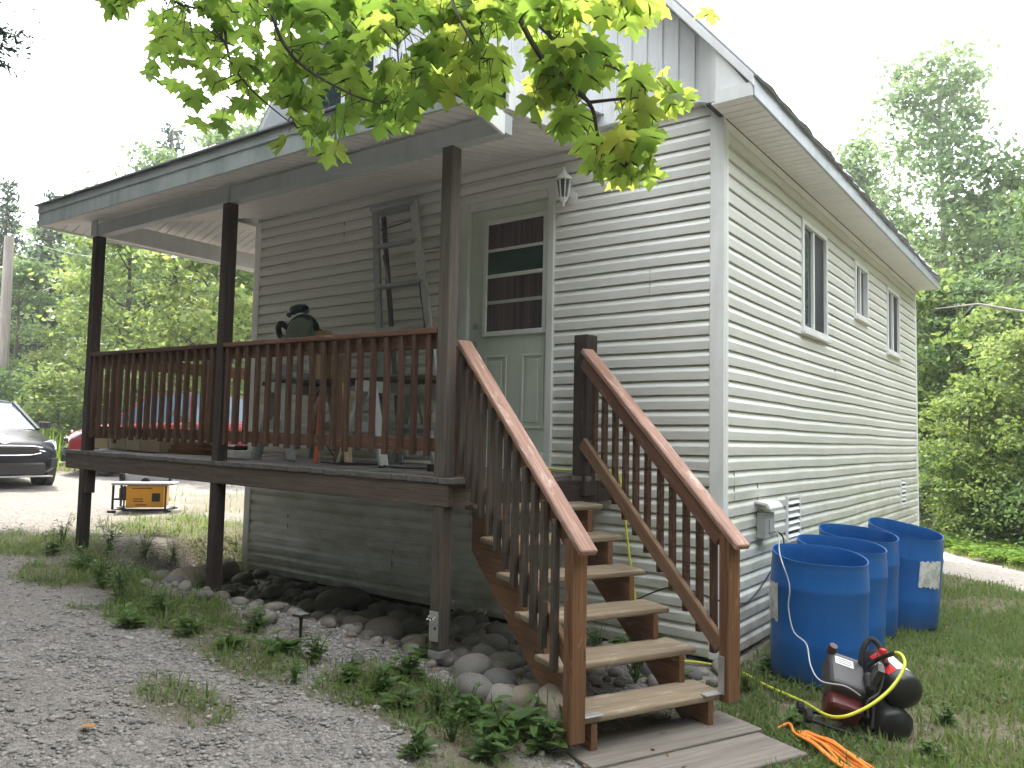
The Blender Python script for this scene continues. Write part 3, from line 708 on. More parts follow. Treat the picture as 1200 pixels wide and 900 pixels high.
up = Vector((0, 0, .2)); off = Vector((.02, .004, 0))
mb.add([e0 + off, e1 + off, e1 + off + up, e0 + off + up, e0, e1, e1 + up, e0 + up], [(0, 1, 2, 3), (4, 7, 6, 5), (0, 4, 5, 1), (3, 2, 6, 7), (0, 3, 7, 4)])
ppart(mb, 'rake_fascia', M['trim'])
mb = MB(); zt = FH + .006
def rt(x, y, z): return Vector((x, y, z))
A = rt(FXL - .05, FY - .06, fzl + zt); B = rt(FXR + .03, FY - .06, fz + zt); Cc = rt(FXR - .12, -.052, fz + zt + .36); Dd = rt(-W, -.052, fz + zt + .36 + .045); E2 = rt(FXL - .05, 4.45, fzl + zt); Ff = rt(-W - .03, 4.45, fz + zt + .40)
u = Vector((0, 0, .012))
mb.add([A, B, Cc, Dd, E2, Ff, A + u, B + u, Cc + u, Dd + u, E2 + u, Ff + u], [(0, 3, 2, 1), (6, 7, 8, 9), (0, 4, 5, 3), (6, 9, 11, 10), (0, 1, 7, 6), (1, 2, 8, 7), (0, 6, 10, 4)])
ppart(mb, 'porch_roof', M['shingle'])
# front railings
def railing(x0, x1, n, mats):
    zt = lambda x: .868 + sh(x) * 1.25; zb = lambda x: .175 + sh(x)
    t = MB(); t.beam((x0, PY + .03, zt(x0)), (x1, PY + .03, zt(x1)), .095, .036); top = ppart(t, 'railing', M[mats[0]], bevel=.005)
    s_ = MB(); s_.beam((x0, PY + .045, zt(x0) - .064), (x1, PY + .045, zt(x1) - .064), .036, .09); s_.build('rail', M[mats[1]], top, bevel=.004)
    s_ = MB(); s_.beam((x0, PY + .045, zb(x0) - .035), (x1, PY + .045, zb(x1) - .035), .036, .085); s_.build('rail', M[mats[1]], top, bevel=.004)
    for k in range(n):
        x = x0 + (x1 - x0) * (k + .45) / n + rnd.uniform(-.006, .006); bm_ = MB(); b0 = zb(x) - .10 + rnd.uniform(-.012, .008)
        bm_.beam((x + rnd.uniform(-.004, .004), PY + .0075, b0), (x, PY + .0075, zt(x) - .021), .036, .036, up=(0, 1, 0)); bm_.build('baluster', M[mats[2]], top, bevel=.003)
railing(-5.81, -3.71, 17, ('bal', 'bal', 'bal')); railing(-3.61, -1.30, 18, ('railtop' if 0 else 'rail', 'rail', 'bal'))
# left side railing, lit from behind
t = MB(); xq = -5.86; zq = .868 + sh(xq)
t.beam((xq, PY + .08, zq), (xq, 4.05, zq), .095, .036); top = ppart(t, 'railing', M['redwood'], bevel=.005)
s_ = MB(); s_.beam((xq, PY + .08, zq - .064), (xq, 4.05, zq - .064), .036, .09); s_.build('rail', M['redwood'], top, bevel=.004)
s_ = MB(); s_.beam((xq, PY + .08, .15), (xq, 4.05, .15), .036, .085); s_.build('rail', M['redwood'], top, bevel=.004)
for k in range(16):
    y = PY + .30 + k * .34; bm_ = MB(); bm_.beam((xq - .037, y, .06), (xq - .037, y, zq - .021), .036, .036, up=(0, 1, 0)); bm_.build('baluster', M['redwood'], top, bevel=.003)

# ------------------------------------------------------------------ stairs
RUN, RISE, TD, TW = .234, .183, .261, .926
st = thing('porch_stairs', 'open wooden stairs with worn treads and handrails beside the porch door', 'stairs', SP(.8, .46, -1.34))
def spart(mb, name, mat, parent=None, **k):
    o = mb.build(name, mat, parent if parent is not None else st, **k)
    if parent is None: o.location = -st.location
    return o
rotS = Matrix.Rotation(td, 3, 'Z')
for k in range(6):
    z = ZD - RISE * (k + 1); c = SP(RUN * k + TD / 2, TW / 2, z - .019); mb = MB(); mb.box(c, (TD, TW, .038), rotS); spart(mb, 'tread', M['tread'], bevel=.012, seg=3)
def zt_(k): return ZD - RISE * (k + 1) - .0385
for b0 in (.045, .80):
    poly = []
    for k in range(6):
        poly += [(RUN * k + (.03 if k == 0 else .03), zt_(k)), (RUN * (k + 1) + .028, zt_(k))]
    poly += [(RUN * 6 + .028, -1.345), (RUN * 6 - .20, -1.345)]
    poly += [(.03, zt_(0) - .26)]
    mb = MB(); mb.prism(poly, (q0, dv, (0, 0, 1), wv), b0, b0 + .038); spart(mb, 'stringer', M['redwood'], bevel=.003)
SLP = RISE / RUN
def hz(a, off=0): return -.272 + (1.44 - a) * SLP + off
for side in (0, 1):
    b = -.055 if side == 0 else .925
    an = 1.415 if side == 0 else 1.445
    mb = MB(); zb = -1.27 if side == 0 else -1.20
    mb.box(SP(an, b, (zb - .29) / 2), (.05, .088, -.29 - zb), rotS); mb.box(SP(an + .0385 + .0005, b, (zb - .29) / 2), (.026, .086, -.29 - zb - .01), rotS)
    spart(mb, 'newel_post', M['redwood'], bevel=.005)
    a0 = .05 if side == 0 else .03; a1 = 1.54 if side == 0 else 1.56
    mb = MB(); bc = b if side == 0 else b + .0
    mb.beam(SP(a0, bc, hz(a0, .0)), SP(a1, bc, hz(a1, .0)), .098, .036); hr = spart(mb, 'handrail', M['railtop'], bevel=.006)
    bi = b + (.0 if side == 0 else -.022)
    mb = MB(); mb.beam(SP(a0, bi, hz(a0, -.083)), SP(an - .026, bi, hz(an - .026, -.083)), .036, .088); mb.build('rail', M['rail'] if side else M['redwood'], hr, bevel=.004)
    mb = MB(); mb.beam(SP(a0 + .0, bi, hz(a0, -.66)), SP(an - .026, bi, hz(an - .026, -.66)), .036, .088); mb.build('rail', M['redlow'] if side else M['redwood'], hr, bevel=.004)
    nb = 12 if side == 0 else 11; bb = (b - .0375) if side == 0 else (bi + .0375)
    for k in range(nb):
        a = .10 + (an - .20 - .0) * (k + .2) / (nb - .6); mb = MB(); a += rnd.uniform(-.005, .005)
        mb.box(SP(a, bb, (hz(a, -.05) + hz(a, -.80)) / 2), (.036, .036, .75), rotS @ Matrix.Rotation(rnd.uniform(-.006, .006), 3, 'Y')); mb.build('baluster', M['balgrey'] if side == 0 else M['bal'], hr, bevel=.003)
z6 = ZD - RISE * 6
mb = MB(); mb.box(SP(1.445, .926 - .0475, z6 + .10), (.045, .006, .20), rotS); mb.box(SP(1.43, .926 - .105, z6 + .004), (.05, .11, .006), rotS); spart(mb, 'angle_bracket', M['galv'], bevel=.001)
mb = MB(); mb.box(SP(1.43, .05, z6 + .004), (.05, .11, .006), rotS); spart(mb, 'angle_bracket', M['galv'], bevel=.001)
# two planks on the ground in front of the bottom step
for (a0, a1, b0, b1, lab) in ((1.27, 1.595, -.06, 1.03, 'weathered grey plank lying on the ground directly under the bottom step'), (1.61, 1.935, -.03, .985, 'weathered grey plank lying on the ground in front of the other, farthest from the stairs')):
    mb = MB(); c = SP((a0 + a1) / 2, (b0 + b1) / 2, 0); mb.box((0, 0, 0), (a1 - a0, b1 - b0, .05)); o = mb.build('plank', M['plankgrey'], None, bevel=.008, seg=2)
    o.location = (c.x, c.y, -1.345); o.rotation_euler = (R_(.6), R_(-.8), td); tag(o, lab, 'plank', 'planks at the foot of the stairs')

# ------------------------------------------------------------------ wall lantern, outlet box
lt = thing('wall_lantern', 'small white lantern hanging on the wall right of the door', 'wall lamp', (-1.235, -.016, 2.12))
T = Matrix.Translation
mb = MB(); mb.lathe([(.055, 0), (.055, .012), (.03, .022), (0, .024)], T((0, 0, -.02)) @ Matrix.Rotation(R_(90), 4, 'X'), 16); mb.tube(catmull([(0, -.02, -.02), (0, -.07, .0), (0, -.10, .07), (0, -.115, .11)], 6), .009, 8); mb.build('bracket', M['lampwhite'], lt, smooth=True)
lc = T((0, -.125, 0))
mb = MB(); mb.lathe([(.072, .085), (.078, .092), (.06, .115), (.03, .14), (.026, .155), (.010, .175), (.012, .19), (0, .20)], lc, 8); mb.build('lamp_cap', M['lampwhite'], lt)
mb = MB(); mb.lathe([(.033, -.055), (.058, .083)], lc, 8); mb.build('lamp_glass', M['lampglass'], lt)
mb = MB()
for k in range(8):
    a = 2 * math.pi * k / 8; mb.beam(lc @ Vector((.035 * math.cos(a), .035 * math.sin(a), -.057)), lc @ Vector((.061 * math.cos(a), .061 * math.sin(a), .088)), .008, .008)
mb.lathe([(0, -.125), (.010, -.11), (.014, -.095), (.036, -.062), (.040, -.052), (.030, -.05), (.03, -.056)], lc, 8); mb.build('lamp_cage', M['lampwhite'], lt)
ob = thing('outlet_box', 'grey outdoor outlet box under a small white hood on the side wall', 'outlet box', (.016, .73, -.42))
mb = MB(); mb.b2((0, -.10, -.09), (.075, .09, .10)); mb.build('box', M['metergrey'], ob, bevel=.006)
mb = MB()
prof = [(0, .19), (.10, .175), (.125, .14), (.125, .125), (.11, .125), (.09, .155), (0, .17)]
mb.prism(prof, ((0, 0, 0), (1, 0, 0), (0, 0, 1), (0, 1, 0)), -.15, .14); mb.build('hood', M['lampwhite'], ob, bevel=.004)
mb = MB(); mb.b2((.0752, -.04, -.05), (.083, .04, .05)); mb.build('cover', M['metergrey'], ob, bevel=.003)

# ------------------------------------------------------------------ barrels
def barrel(px, depth, zb, rx, ry, rot, tilt, label, lab=None, h=.855, cut=.02):
    p = at(px, 700, depth); c = thing('barrel', label, 'barrel', (p.x, p.y, zb), rot, 'blue barrels beside the house'); c.rotation_euler = (tilt[0], tilt[1], rot)
    prof_o = [(.255, 0.0), (.278, .012), (.287, .05), (.290, .20), (.2925, .232), (.2925, .258), (.290, .27), (.291, .56), (.2938, .572), (.2938, .60), (.291, .612), (.288, h - .09), (.284, h - .05), (.2845, h - .012), (.287, h), (.278, h), (.274, h - .02), (.276, h - .1), (.278, .06), (.25, .02), (0, .018)]
    am = math.atan2(p.y - CAMP[1], p.x - CAMP[0]) - rot + R_(38)
    seg = 40; mb = MB(); vs_, fs, uv = [], [], []
    for i, (r, z) in enumerate(prof_o):
        for k in range(seg):
            a = 2 * math.pi * k / seg; sq = sstep(-.1, .9, z / h); ex = 1 + (rx / .29 - 1) * sq; ey = 1 + (ry / .29 - 1) * sq
            zz = z + (cut * math.cos(a - am) + .006 * math.sin(3 * a)) * max(0, z - .45) / .4
            vs_.append((r * ex * math.cos(a), r * ey * math.sin(a), zz)); uv.append((z, a))
    n = len(prof_o); fs = [(i * seg + k, i * seg + (k + 1) % seg, (i + 1) * seg + (k + 1) % seg, (i + 1) * seg + k) for i in range(n - 1) for k in range(seg)]
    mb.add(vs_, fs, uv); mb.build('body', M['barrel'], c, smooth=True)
    if lab:
        a0, a1, z0, z1 = lab; mb = MB(); vs_, fs = [], []; K = 10
        for i in range(K + 1):
            a = a0 + (a1 - a0) * i / K
            for j, z in enumerate((z0, z1)):
                sq = sstep(-.1, .9, z / h); ex = 1 + (rx / .29 - 1) * sq; ey = 1 + (ry / .29 - 1) * sq; r = .2945
                vs_.append((r * ex * math.cos(a), r * ey * math.sin(a), z + rnd.uniform(-.012, .012)))
        fs = [(2 * i, 2 * i + 2, 2 * i + 3, 2 * i + 1) for i in range(K)]; mb.add(vs_, fs)
        o = mb.build('paper_label', M['torn'], c); sd = o.modifiers.new('so', 'SOLIDIFY'); sd.thickness = .0015; sd.offset = 1
    return c
def torn_mat():
    t = NT('torn_label'); o = t.obj(); f = t.noise(o, 22, 5, .7); b = t.n('ShaderNodeTexBrick'); b.inputs['Scale'].default_value = 12; t.l(t.map(o, (1, 1, 2)), b.inputs['Vector'])
    t.col(t.mix(t.range(f, .40, .62), (.62, .61, .56), (.34, .35, .33))); t.rough(.8); return t.m
M['torn'] = torn_mat()
camdir = lambda px: math.atan2(-(at(px, 700, 1.0) - Vector(CAMP)).y, -(at(px, 700, 1.0) - Vector(CAMP)).x)
b1r = R_(40)
barrel(958, 5.06, -1.29, .305, .245, R_(38), (R_(.5), R_(1.0), 0), 'open-topped blue plastic barrel nearest the stairs, against the siding', (R_(160), R_(196), .36, .60), .775, .048)
barrel(983, 5.62, -1.29, .315, .24, R_(36), (R_(-1), R_(2), 0), 'open-topped blue barrel second from the stairs, with its round mouth widest', None, .775, .048)
barrel(1004, 6.28, -1.295, .30, .26, R_(20), (R_(.5), R_(1), 0), 'open-topped blue barrel third from the stairs, mostly hidden behind its neighbours', None, .79, .045)
barrel(1053, 6.62, -1.30, .295, .235, R_(5), (R_(-2), R_(4), 0), 'leaning blue barrel farthest from the stairs with a large torn white label', (R_(-62), R_(-20), .36, .57), .80, .060)

M['pipe'] = simple('dull_pipe', (.10, .10, .10), .5, .6)
# ------------------------------------------------------------------ air compressor
cp = gnd(1010, 857); cz = cp.z
ac = thing('air_compressor', 'black twin-tank air compressor with red trim lying on the grass', 'air compressor', (cp.x, cp.y, cz), 0)
# local frame: X = image right, Y = away from camera
yaw = math.atan2(CAMR[0][1], CAMR[0][0]); ac.rotation_euler = (R_(-4), R_(9), yaw - R_(8))
def cyl(c, r, L, ax):
    mb = MB(); Mx = T(c) @ ax; mb.lathe([(0, -L / 2 - .045), (r * .5, -L / 2 - .038), (r * .85, -L / 2 - .018), (r, -L / 2), (r, L / 2), (r * .85, L / 2 + .02), (r * .4, L / 2 + .04), (0, L / 2 + .042)], Mx, 28); return mb
axf = Matrix.Rotation(R_(14), 4, 'Z') @ Matrix.Rotation(R_(104), 4, 'X')
for z, x in ((.305, .125), (.118, .10)):
    o = cyl((x, .05, z), .098, .30, axf).build('tank', M['tankdark'] if 'tankdark' in M else M['blackp'], ac, smooth=True)
    if z > .2:
        mb = MB(); Mx = T((x, .05, z)) @ axf
        for (a0, a1, z0, z1, mt) in ((55, 112, -.10, .09, 1), (116, 146, -.10, .10, 0)):
            vs_ = []
            for i in range(9):
                a = R_(a0 + (a1 - a0) * i / 8)
                for zz in (z0, z1): vs_.append(Mx @ Vector((.0995 * math.cos(a), .0995 * math.sin(a), zz)))
            mb.add(vs_, [(2 * i, 2 * i + 2, 2 * i + 3, 2 * i + 1) for i in range(8)], mi=mt)
        mb.build('warning_label', [M['redp'], M['whitep']], o)
axm = Matrix.Rotation(R_(8), 3, 'Y') @ Matrix.Rotation(R_(34), 3, 'X')
mb = MB(); mb.box((-.125, .02, .245), (.195, .25, .15), axm); sh_ = mb.build('motor_shroud', simple('shroud_grey', (.050, .045, .047), .5), ac, bevel=.03, seg=3)
mb = MB(); mb.box((-.135, -.055, .125), (.185, .16, .13), axm); mb.build('lower_shroud', simple('shroud_red', (.085, .010, .010), .35), ac, bevel=.03, seg=3)
mb = MB(); mb.box(Vector((-.125, .02, .245)) + axm @ Vector((-.02, .05, .0765)), (.10, .055, .002), axm); mb.build('label', M['whitep'], sh_)
mb = MB()
for k in range(3): mb.box(Vector((-.125, .02, .245)) + axm @ Vector((-.02, .064 - .014 * k, .0780)), (.08, .004, .001), axm)
mb.build('label_print', M['blackp'], sh_)
mb = MB(); mb.lathe([(.026, 0), (.028, .02), (.022, .035), (.022, .05), (0, .052)], T(Vector((-.125, .02, .245)) + axm @ Vector((-.085, .115, .06))) @ axm.to_4x4(), 14); mb.build('filler_cap', simple('cap_maroon', (.06, .02, .022), .5), ac, smooth=True)
mb = MB(); mb.tube(catmull([(-.01, .06, .26), (-.035, .05, .36), (-.03, .05, .44), (.0, .06, .485), (.035, .05, .475), (.06, .02, .43), (.07, -.03, .38)], 8), .016, 10); mb.build('handle', M['rubber'], ac, smooth=True)
mb = MB(); mb.box((.055, .0, .41), (.05, .05, .035), axm); mb.lathe([(.022, 0), (.022, .03), (0, .035)], T((.055, 0, .425)), 12); mb.build('regulator', M['redp'], ac, bevel=.006)
mb = MB(); mb.box((-.01, -.06, .25), (.035, .06, .30), axm); mb.tube([(.02, -.09, .05), (.01, -.08, .25), (.03, -.05, .40)], .008, 8); mb.tube(catmull([(-.01, -.10, .10), (-.03, -.12, .18), (.02, -.12, .24), (.04, -.1, .34)], 6), .007, 8); mb.build('pipework', M['pipe'], ac, smooth=True)
mb = MB(); mb.lathe([(.028, 0), (.028, .018), (.024, .022), (0, .022)], T((.02, -.055, .36)) @ Matrix.Rotation(R_(70), 4, 'X'), 18); g_ = mb.build('gauge', M['pipe'], ac, smooth=True)
mb = MB(); mb.lathe([(.021, .0225), (0, .0232)], T((.02, -.055, .36)) @ Matrix.Rotation(R_(70), 4, 'X'), 18); mb.build('dial', M['whitep'], g_)
mb = MB(); mb.box((-.03, .0, .17), (.05, .12, .30), axm); mb.build('pump_head', M['blackp'], ac, bevel=.01)
mb = MB(); mb.tube([(-.30, -.09, .02), (.10, -.15, -.02), (.22, -.10, .01)], .011, 8); mb.tube([(-.30, .12, .02), (.2, .14, .02)], .011, 8); mb.build('skid_frame', M['blackp'], ac, smooth=True)
for yy in (-.07, .11): mb = MB(); mb.tube([(-.32, yy, .03), (-.29, yy, .03)], .035, 12); mb.build('foot', M['rubber'], ac)

# ------------------------------------------------------------------ hoses and cords
def cord(name, pts, r, mat, label, cat, n=8):
    pts = [Vector(p) for p in pts]; o0 = pts[0].copy(); mb = MB(); mb.tube([p - o0 for p in catmull(pts, n)], r, 8)
    o = mb.build(name, M[mat], None, smooth=True); o.location = o0; return tag(o, label, cat)
cA = at(1030, 773, 4.22); cB = at(1052, 765, 4.12); cC = at(1060, 780, 4.04); cD = at(1043, 808, 3.98); cE = at(1010, 832, 3.96); cF = at(975, 840, 4.05)
cord('air_hose', [cA, cB, cC, cD, cE, cF, gnd(940, 830, .04), gnd(900, 808, .02), gnd(872, 792, .015), gnd(840, 783, .02), gnd(800, 778, .02), (-.25, -.25, -1.27), (-.50, -.13, -1.25), (-.62, -.07, -.9), (-.70, -.07, -.4), (-.74, -.07, -.12), (-.80, -.10, -.035), (-1.1, -.14, -.042), (-1.38, -.10, -.03), (-1.5, -.085, .03)], .0085, 'hose', 'yellow air hose looping from the compressor under the stairs to the door', 'hose')
cord('hose_coupling', [at(1016, 781, 4.25), at(1030, 772, 4.215), at(1048, 765.5, 4.13)], .012, 'blackp', 'black rubber end sleeve of the hose at the compressor top', 'hose fitting')
cord('power_cord', [(.075, .84, -.47), (.12, .90, -.50), (.13, .88, -.60), (.06, .70, -.82), (.04, .40, -.93), (.03, .12, -.90), (.05, -.10, -.86), (-.02, -.12, -.84), (-.30, -.14, -.80), (-.62, -.16, -.95)], .006, 'blackp', 'black power cord sagging across the siding from the outlet box', 'cord')
cord('power_cord', [(.075, .80, -.46), (.17, .66, -.47), at(914, 650, 4.80), at(925, 685, 4.64), at(924, 712, 4.62), at(930, 740, 4.56), at(945, 755, 4.5), at(950, 780, 4.35), at(962, 798, 4.2), at(990, 804, 4.12), at(1008, 815, 4.12)], .004, 'metergrey', 'thin grey cord running from the outlet box down past the nearest barrel', 'cord')
pts = []
c0 = gnd(945, 872); c1 = gnd(1040, 930)
ax_ = (c1 - c0).normalized(); sd_ = Vector((-ax_.y, ax_.x, 0))
for k in range(9):
    s_ = (k - 4) / 4
    seq = [0, .25, .5, .8, 1.0] if k % 2 == 0 else [1.0, .8, .5, .25, .0]
    for q in seq:
        L = .78; bow = math.sin(q * math.pi) * .5 + .5
        v = c0 + ax_ * (q * L - .03 + rnd.uniform(-.02, .02)) + sd_ * (s_ * .075 * bow + rnd.uniform(-.012, .012)); pts.append(Vector((v.x, v.y, g1(v.x, v.y) + .025 + rnd.uniform(0, .055) * bow)))
v = gnd(912, 858, .02); v2 = gnd(925, 858, .045)
cord('extension_cord', [v, v2] + pts, .0085, 'orange', 'orange extension cord loosely bundled on the grass near the planks', 'cord', 6)

# ------------------------------------------------------------------ things on the deck
def dz(x): return ZD + sh(x) + .004
M['ladshade'] = simple('ladder_shaded_aluminium', (.16, .165, .17), .45, .5, .3, 25)  # one aluminium in shaded and lit tones, light and shade put into colour
M['ladder'] = simple('ladder_lit_aluminium', (.56, .57, .57), .42, .35, .25, 25)
# step ladder leaning folded against the wall
tl, tr = onY(440, 247, -.10), onY(484, 237, -.10)
ld = thing('step_ladder', 'folded aluminium stepladder leaning on the wall left of the door', 'ladder', (tl.x, -.5, dz(tl.x)))
def lpart(mb, name, mat, **k):
    o = mb.build(name, mat, ld, **k); o.location = -ld.location; return o
ybot = -.62
fl = Vector((tl.x + .02, ybot, dz(-3))); frt = Vector((tr.x + .28, ybot, dz(-3)))
bl = onY(449, 545, ybot); br = onY(522, 548, ybot)
fl.x = bl.x; frt.x = br.x
mb = MB(); mb.beam(fl, tl, .028, .075, up=(1, 0, 0)); lpart(mb, 'side_rail', M['alu'], bevel=.004)
mb = MB(); mb.beam(frt, tr, .028, .085, up=(1, 0, 0)); lpart(mb, 'side_rail', M['ladder'], bevel=.004)
mb = MB(); mb.beam(frt.lerp(tr, .40) + Vector((0, -.046, 0)), frt.lerp(tr, .66) + Vector((0, -.046, 0)), .012, .006, up=(1, 0, 0)); lpart(mb, 'spreader_bar', M['blackp'], bevel=.001)
bo = Vector((.06, .10, 0))
mb = MB(); mb.beam(fl + bo + Vector((.03, .02, 0)), tl + Vector((.06, .05, -.06)), .022, .05, up=(1, 0, 0)); lpart(mb, 'rear_rail', M['ladshade'], bevel=.004)
mb = MB(); mb.beam(frt + bo + Vector((-.10, .02, 0)), tr + Vector((-.05, .05, -.06)), .022, .05, up=(1, 0, 0)); lpart(mb, 'rear_rail', M['ladshade'], bevel=.004)
mb = MB(); mb.beam(tl + Vector((-.02, 0, .0)), tr + Vector((.02, 0, .0)), .12, .07, up=(0, .3, 1)); lpart(mb, 'top_cap', M['alu'], bevel=.008)
for f_ in (.13, .31, .49, .665, .835):
    mb = MB(); mb.beam(fl.lerp(tl, f_), frt.lerp(tr, f_), .075, .035); lpart(mb, 'step', M['alu'], bevel=.004)
mb = MB(); mb.beam(fl.lerp(tl, .80) + Vector((.05, .03, 0)), fl.lerp(tl, .66) + Vector((.12, .03, .0)), .008, .018); lpart(mb, 'brace', M['ladshade']); mb = MB(); mb.beam(fl.lerp(tl, .92) + Vector((.04, .02, -.02)), frt.lerp(tr, .93) + Vector((0, .02, 0)), .01, .01); lpart(mb, 'brace', M['ladshade'])
mb = MB(); mb.box(fl + Vector((0, 0, .03)), (.06, .09, .06)); lpart(mb, 'rubber_foot', M['rubber'], bevel=.006); mb = MB(); mb.box(frt + Vector((0, 0, .03)), (.06, .09, .06)); lpart(mb, 'rubber_foot', M['rubber'], bevel=.006)
# sawhorses carrying a bench board
BY = -.66; BZt = .66
def sawhorse(x, y, label):
    t = thing('sawhorse', label, 'sawhorse', (x, y, dz(x)), 0, 'grey sawhorses under the bench')
    H = .66; mb = MB(); mb.b2((-.045, -.36, H - .09), (.045, .36, H)); mb.build('top_rail', M['ghorse'], t, bevel=.005)
    for sx in (-1, 1):
        for sy in (-1, 1):
            mb = MB(); mb.beam((sx * .24, sy * .30, 0), (sx * .05, sy * .26, H - .06), .035, .085, up=(0, 1, 0)); mb.build('leg', M['ghorse'], t, bevel=.004)
    for yy in (.28, -.28): mb = MB(); mb.beam((-.15, yy, .3), (.15, yy, .3), .02, .08); mb.build('brace', M['ghorse'], t, bevel=.003)
sawhorse(-3.62, BY, 'grey sawhorse under the left end of the bench, behind the middle post'); sawhorse(-2.52, BY, 'grey sawhorse under the right end of the bench, next to the ladder')
zb_ = dz(-3) + .66
for ya, yb, xe, lab in ((-.13, .13, 1.05, 'long dark board laid across the two sawhorses, nearest the railing'), (.14, .28, .9, 'narrower dark board laid across the two sawhorses, nearest the wall')):
    mb = MB(); mb.b2((-1.0, ya, 0), (xe, yb, .038)); o = mb.build('bench_board', M['post'], None, bevel=.004); o.location = (-3.05, BY, zb_ + .001); tag(o, lab, 'bench board', 'boards forming the bench')
# mitre saw on the boards
ms = at(351, 385, 6.35)
msx, msy = onY(352, 390, BY).x, BY
zsaw = zb_ + .041
sw = thing('mitre_saw', 'teal and grey mitre saw standing on the bench behind the railing', 'mitre saw', (msx, msy, zsaw), R_(14)); sw.scale = (1.2, 1.2, 1.2)
mb = MB(); mb.lathe([(.16, 0), (.165, .03), (.15, .055), (.0, .06)], None, 24); mb.b2((-.25, -.06, .002), (.25, .10, .054)); mb.build('base_table', M['sawgrey'], sw, bevel=.005)
for xa, xb in ((-.26, -.04), (.04, .26)): mb = MB(); mb.b2((xa, .06, .061), (xb, .085, .14)); mb.build('fence', M['alu'], sw, bevel=.003)
mb = MB(); mb.beam((.02, .16, .03), (.04, .10, .30), .07, .06, up=(1, 0, 0)); mb.build('arm', M['sawgrey'], sw, bevel=.01)
ghd = T((.03, -.01, .36)) @ Matrix.Rotation(R_(90), 4, 'X')
mb = MB(); mb.lathe([(0, .028), (.10, .028), (.142, .02), (.15, .0), (.142, -.02), (.10, -.028), (0, -.028)], ghd, 32); mb.build('blade_guard', M['teal'], sw, smooth=True)
mb = MB(); mb.lathe([(0, .012), (.115, .012), (.12, .006), (.12, -.006), (0, -.006)], ghd @ T((.0, -.005, .032)), 28)
mb.prism([(-.16, -.06), (-.10, -.09), (.05, -.06), (.13, .06), (.11, .10), (.0, -.01), (-.13, -.015)], (Vector((.03, -.05, .36)), (1, 0, 0), (0, 0, 1), (0, -1, 0)), 0, .02); mb.build('lower_guard', M['sawgrey'], sw, bevel=.004)
mb = MB(); mb.tube([(.03, -.01, .36), (.03, .17, .36)], .065, 16); mb.build('motor', M['blackp'], sw, smooth=True)
mb = MB(); mb.tube(catmull([(-.10, -.01, .40), (-.17, -.01, .44), (-.20, -.01, .41), (-.18, -.01, .35), (-.13, -.01, .33)], 6), .024, 10); mb.build('handle', M['blackp'], sw, smooth=True)
mb = MB(); mb.tube(catmull([(-.12, .0, .50), (-.06, .0, .545), (.02, .0, .55), (.05, .0, .52)], 6), [.02] * 4 + [.034] * 11 + [.02] * 4, 10); mb.build('carry_handle', M['teal'], sw, smooth=True)
mb = MB(); mb.tube([(-.15, -.01, .33), (-.175, -.03, .25)], .008, 8); mb.build('lock_pin', M['alu'], sw)
# scrap blocks on the bench
for (x, y, s_, lab) in ((onY(381, 390, BY).x, BY - .02, (.13, .09, .43), 'upright pale lumber block on the bench beside the mitre saw'), (onY(394, 390, BY).x, BY + .02, (.05, .10, .40), 'thin offcut of lumber standing at the right of the block')):
    mb = MB(); mb.b2((-s_[0] / 2, -s_[1] / 2, 0), (s_[0] / 2, s_[1] / 2, s_[2])); o = mb.build('wood_block', M['lumber'], None, bevel=.003); o.location = (x, y, zb_ + .041); o.rotation_euler = (0, 0, R_(8)); tag(o, lab, 'wood block', 'offcuts on the bench')
# taller prop under the offcuts so that they show above the rail
# wide brown board and a thin one leaning on the bench
bmx = onY(400, 548, -.98)
mb = MB(); mb.beam((0, 0, 0), (-.16, .16, .88), .12, .035, up=(0, 1, 0)); o = mb.build('board', M['brownboard'], None, bevel=.003); o.location = (bmx.x - .02, -.98, dz(-3) + .012); tag(o, 'wide brown board leaning against the bench', 'board', 'boards leaning on the bench')
mb = MB(); mb.beam((0, 0, 0), (-.30, .20, .86), .03, .06, up=(0, 1, 0)); o = mb.build('board', M['lumber'], None, bevel=.003); o.location = (bmx.x + .10, -1.0, dz(-3) + .012); tag(o, 'narrow pale board leaning beside the wide brown one', 'board', 'boards leaning on the bench')
# orange-handled level hanging by the sawhorse
mb = MB(); mb.beam((0, 0, 0), (.02, .02, .55), .05, .02, up=(0, 1, 0)); o = mb.build('orange_bar', simple('bar_orange', (.62, .13, .05), .5), None, bevel=.004); o.location = (onY(370, 540, -1.04).x, -1.04, dz(-3) + .002); tag(o, 'orange bar standing upright in front of the bench', 'bar')
# boxes and lumber near the left post
M['cardpale'] = simple('pale_cardboard', (.52, .45, .34), .85, 0, .15)
for k, (pa, pb, h, mt, lab) in enumerate(((110, 127, .155, 'cardb', 'tan cardboard box on the deck, nearest the left post'), (127.5, 147, .168, 'cardpale', 'pale cardboard box on the deck, second from the left post'), (147.5, 163, .160, 'cardpale', 'narrow pale box on the deck, third from the left post'), (163.5, 187, .165, 'cardb', 'wide cardboard box on the deck beside the reddish lumber'))):
    x0 = onY(pa, 520, -1.1).x; x1 = onY(pb, 520, -1.1).x - .006
    t = thing('cardboard_box', lab, 'box', ((x0 + x1) / 2, -.9, dz(x0)), R_(rnd.uniform(-.6, .6)), 'row of boxes on the deck')
    mb = MB(); mb.b2((-(x1 - x0) / 2 + .003, -.2, .001), ((x1 - x0) / 2 - .003, .2, h)); mb.build('carton', M[mt], t, bevel=.003)
    mb = MB(); mb.b2((-(x1 - x0) / 2 + .02, -.025, h + .0005), ((x1 - x0) / 2 - .02, .025, h + .0015)); mb.build('tape', M['lumber'], t)
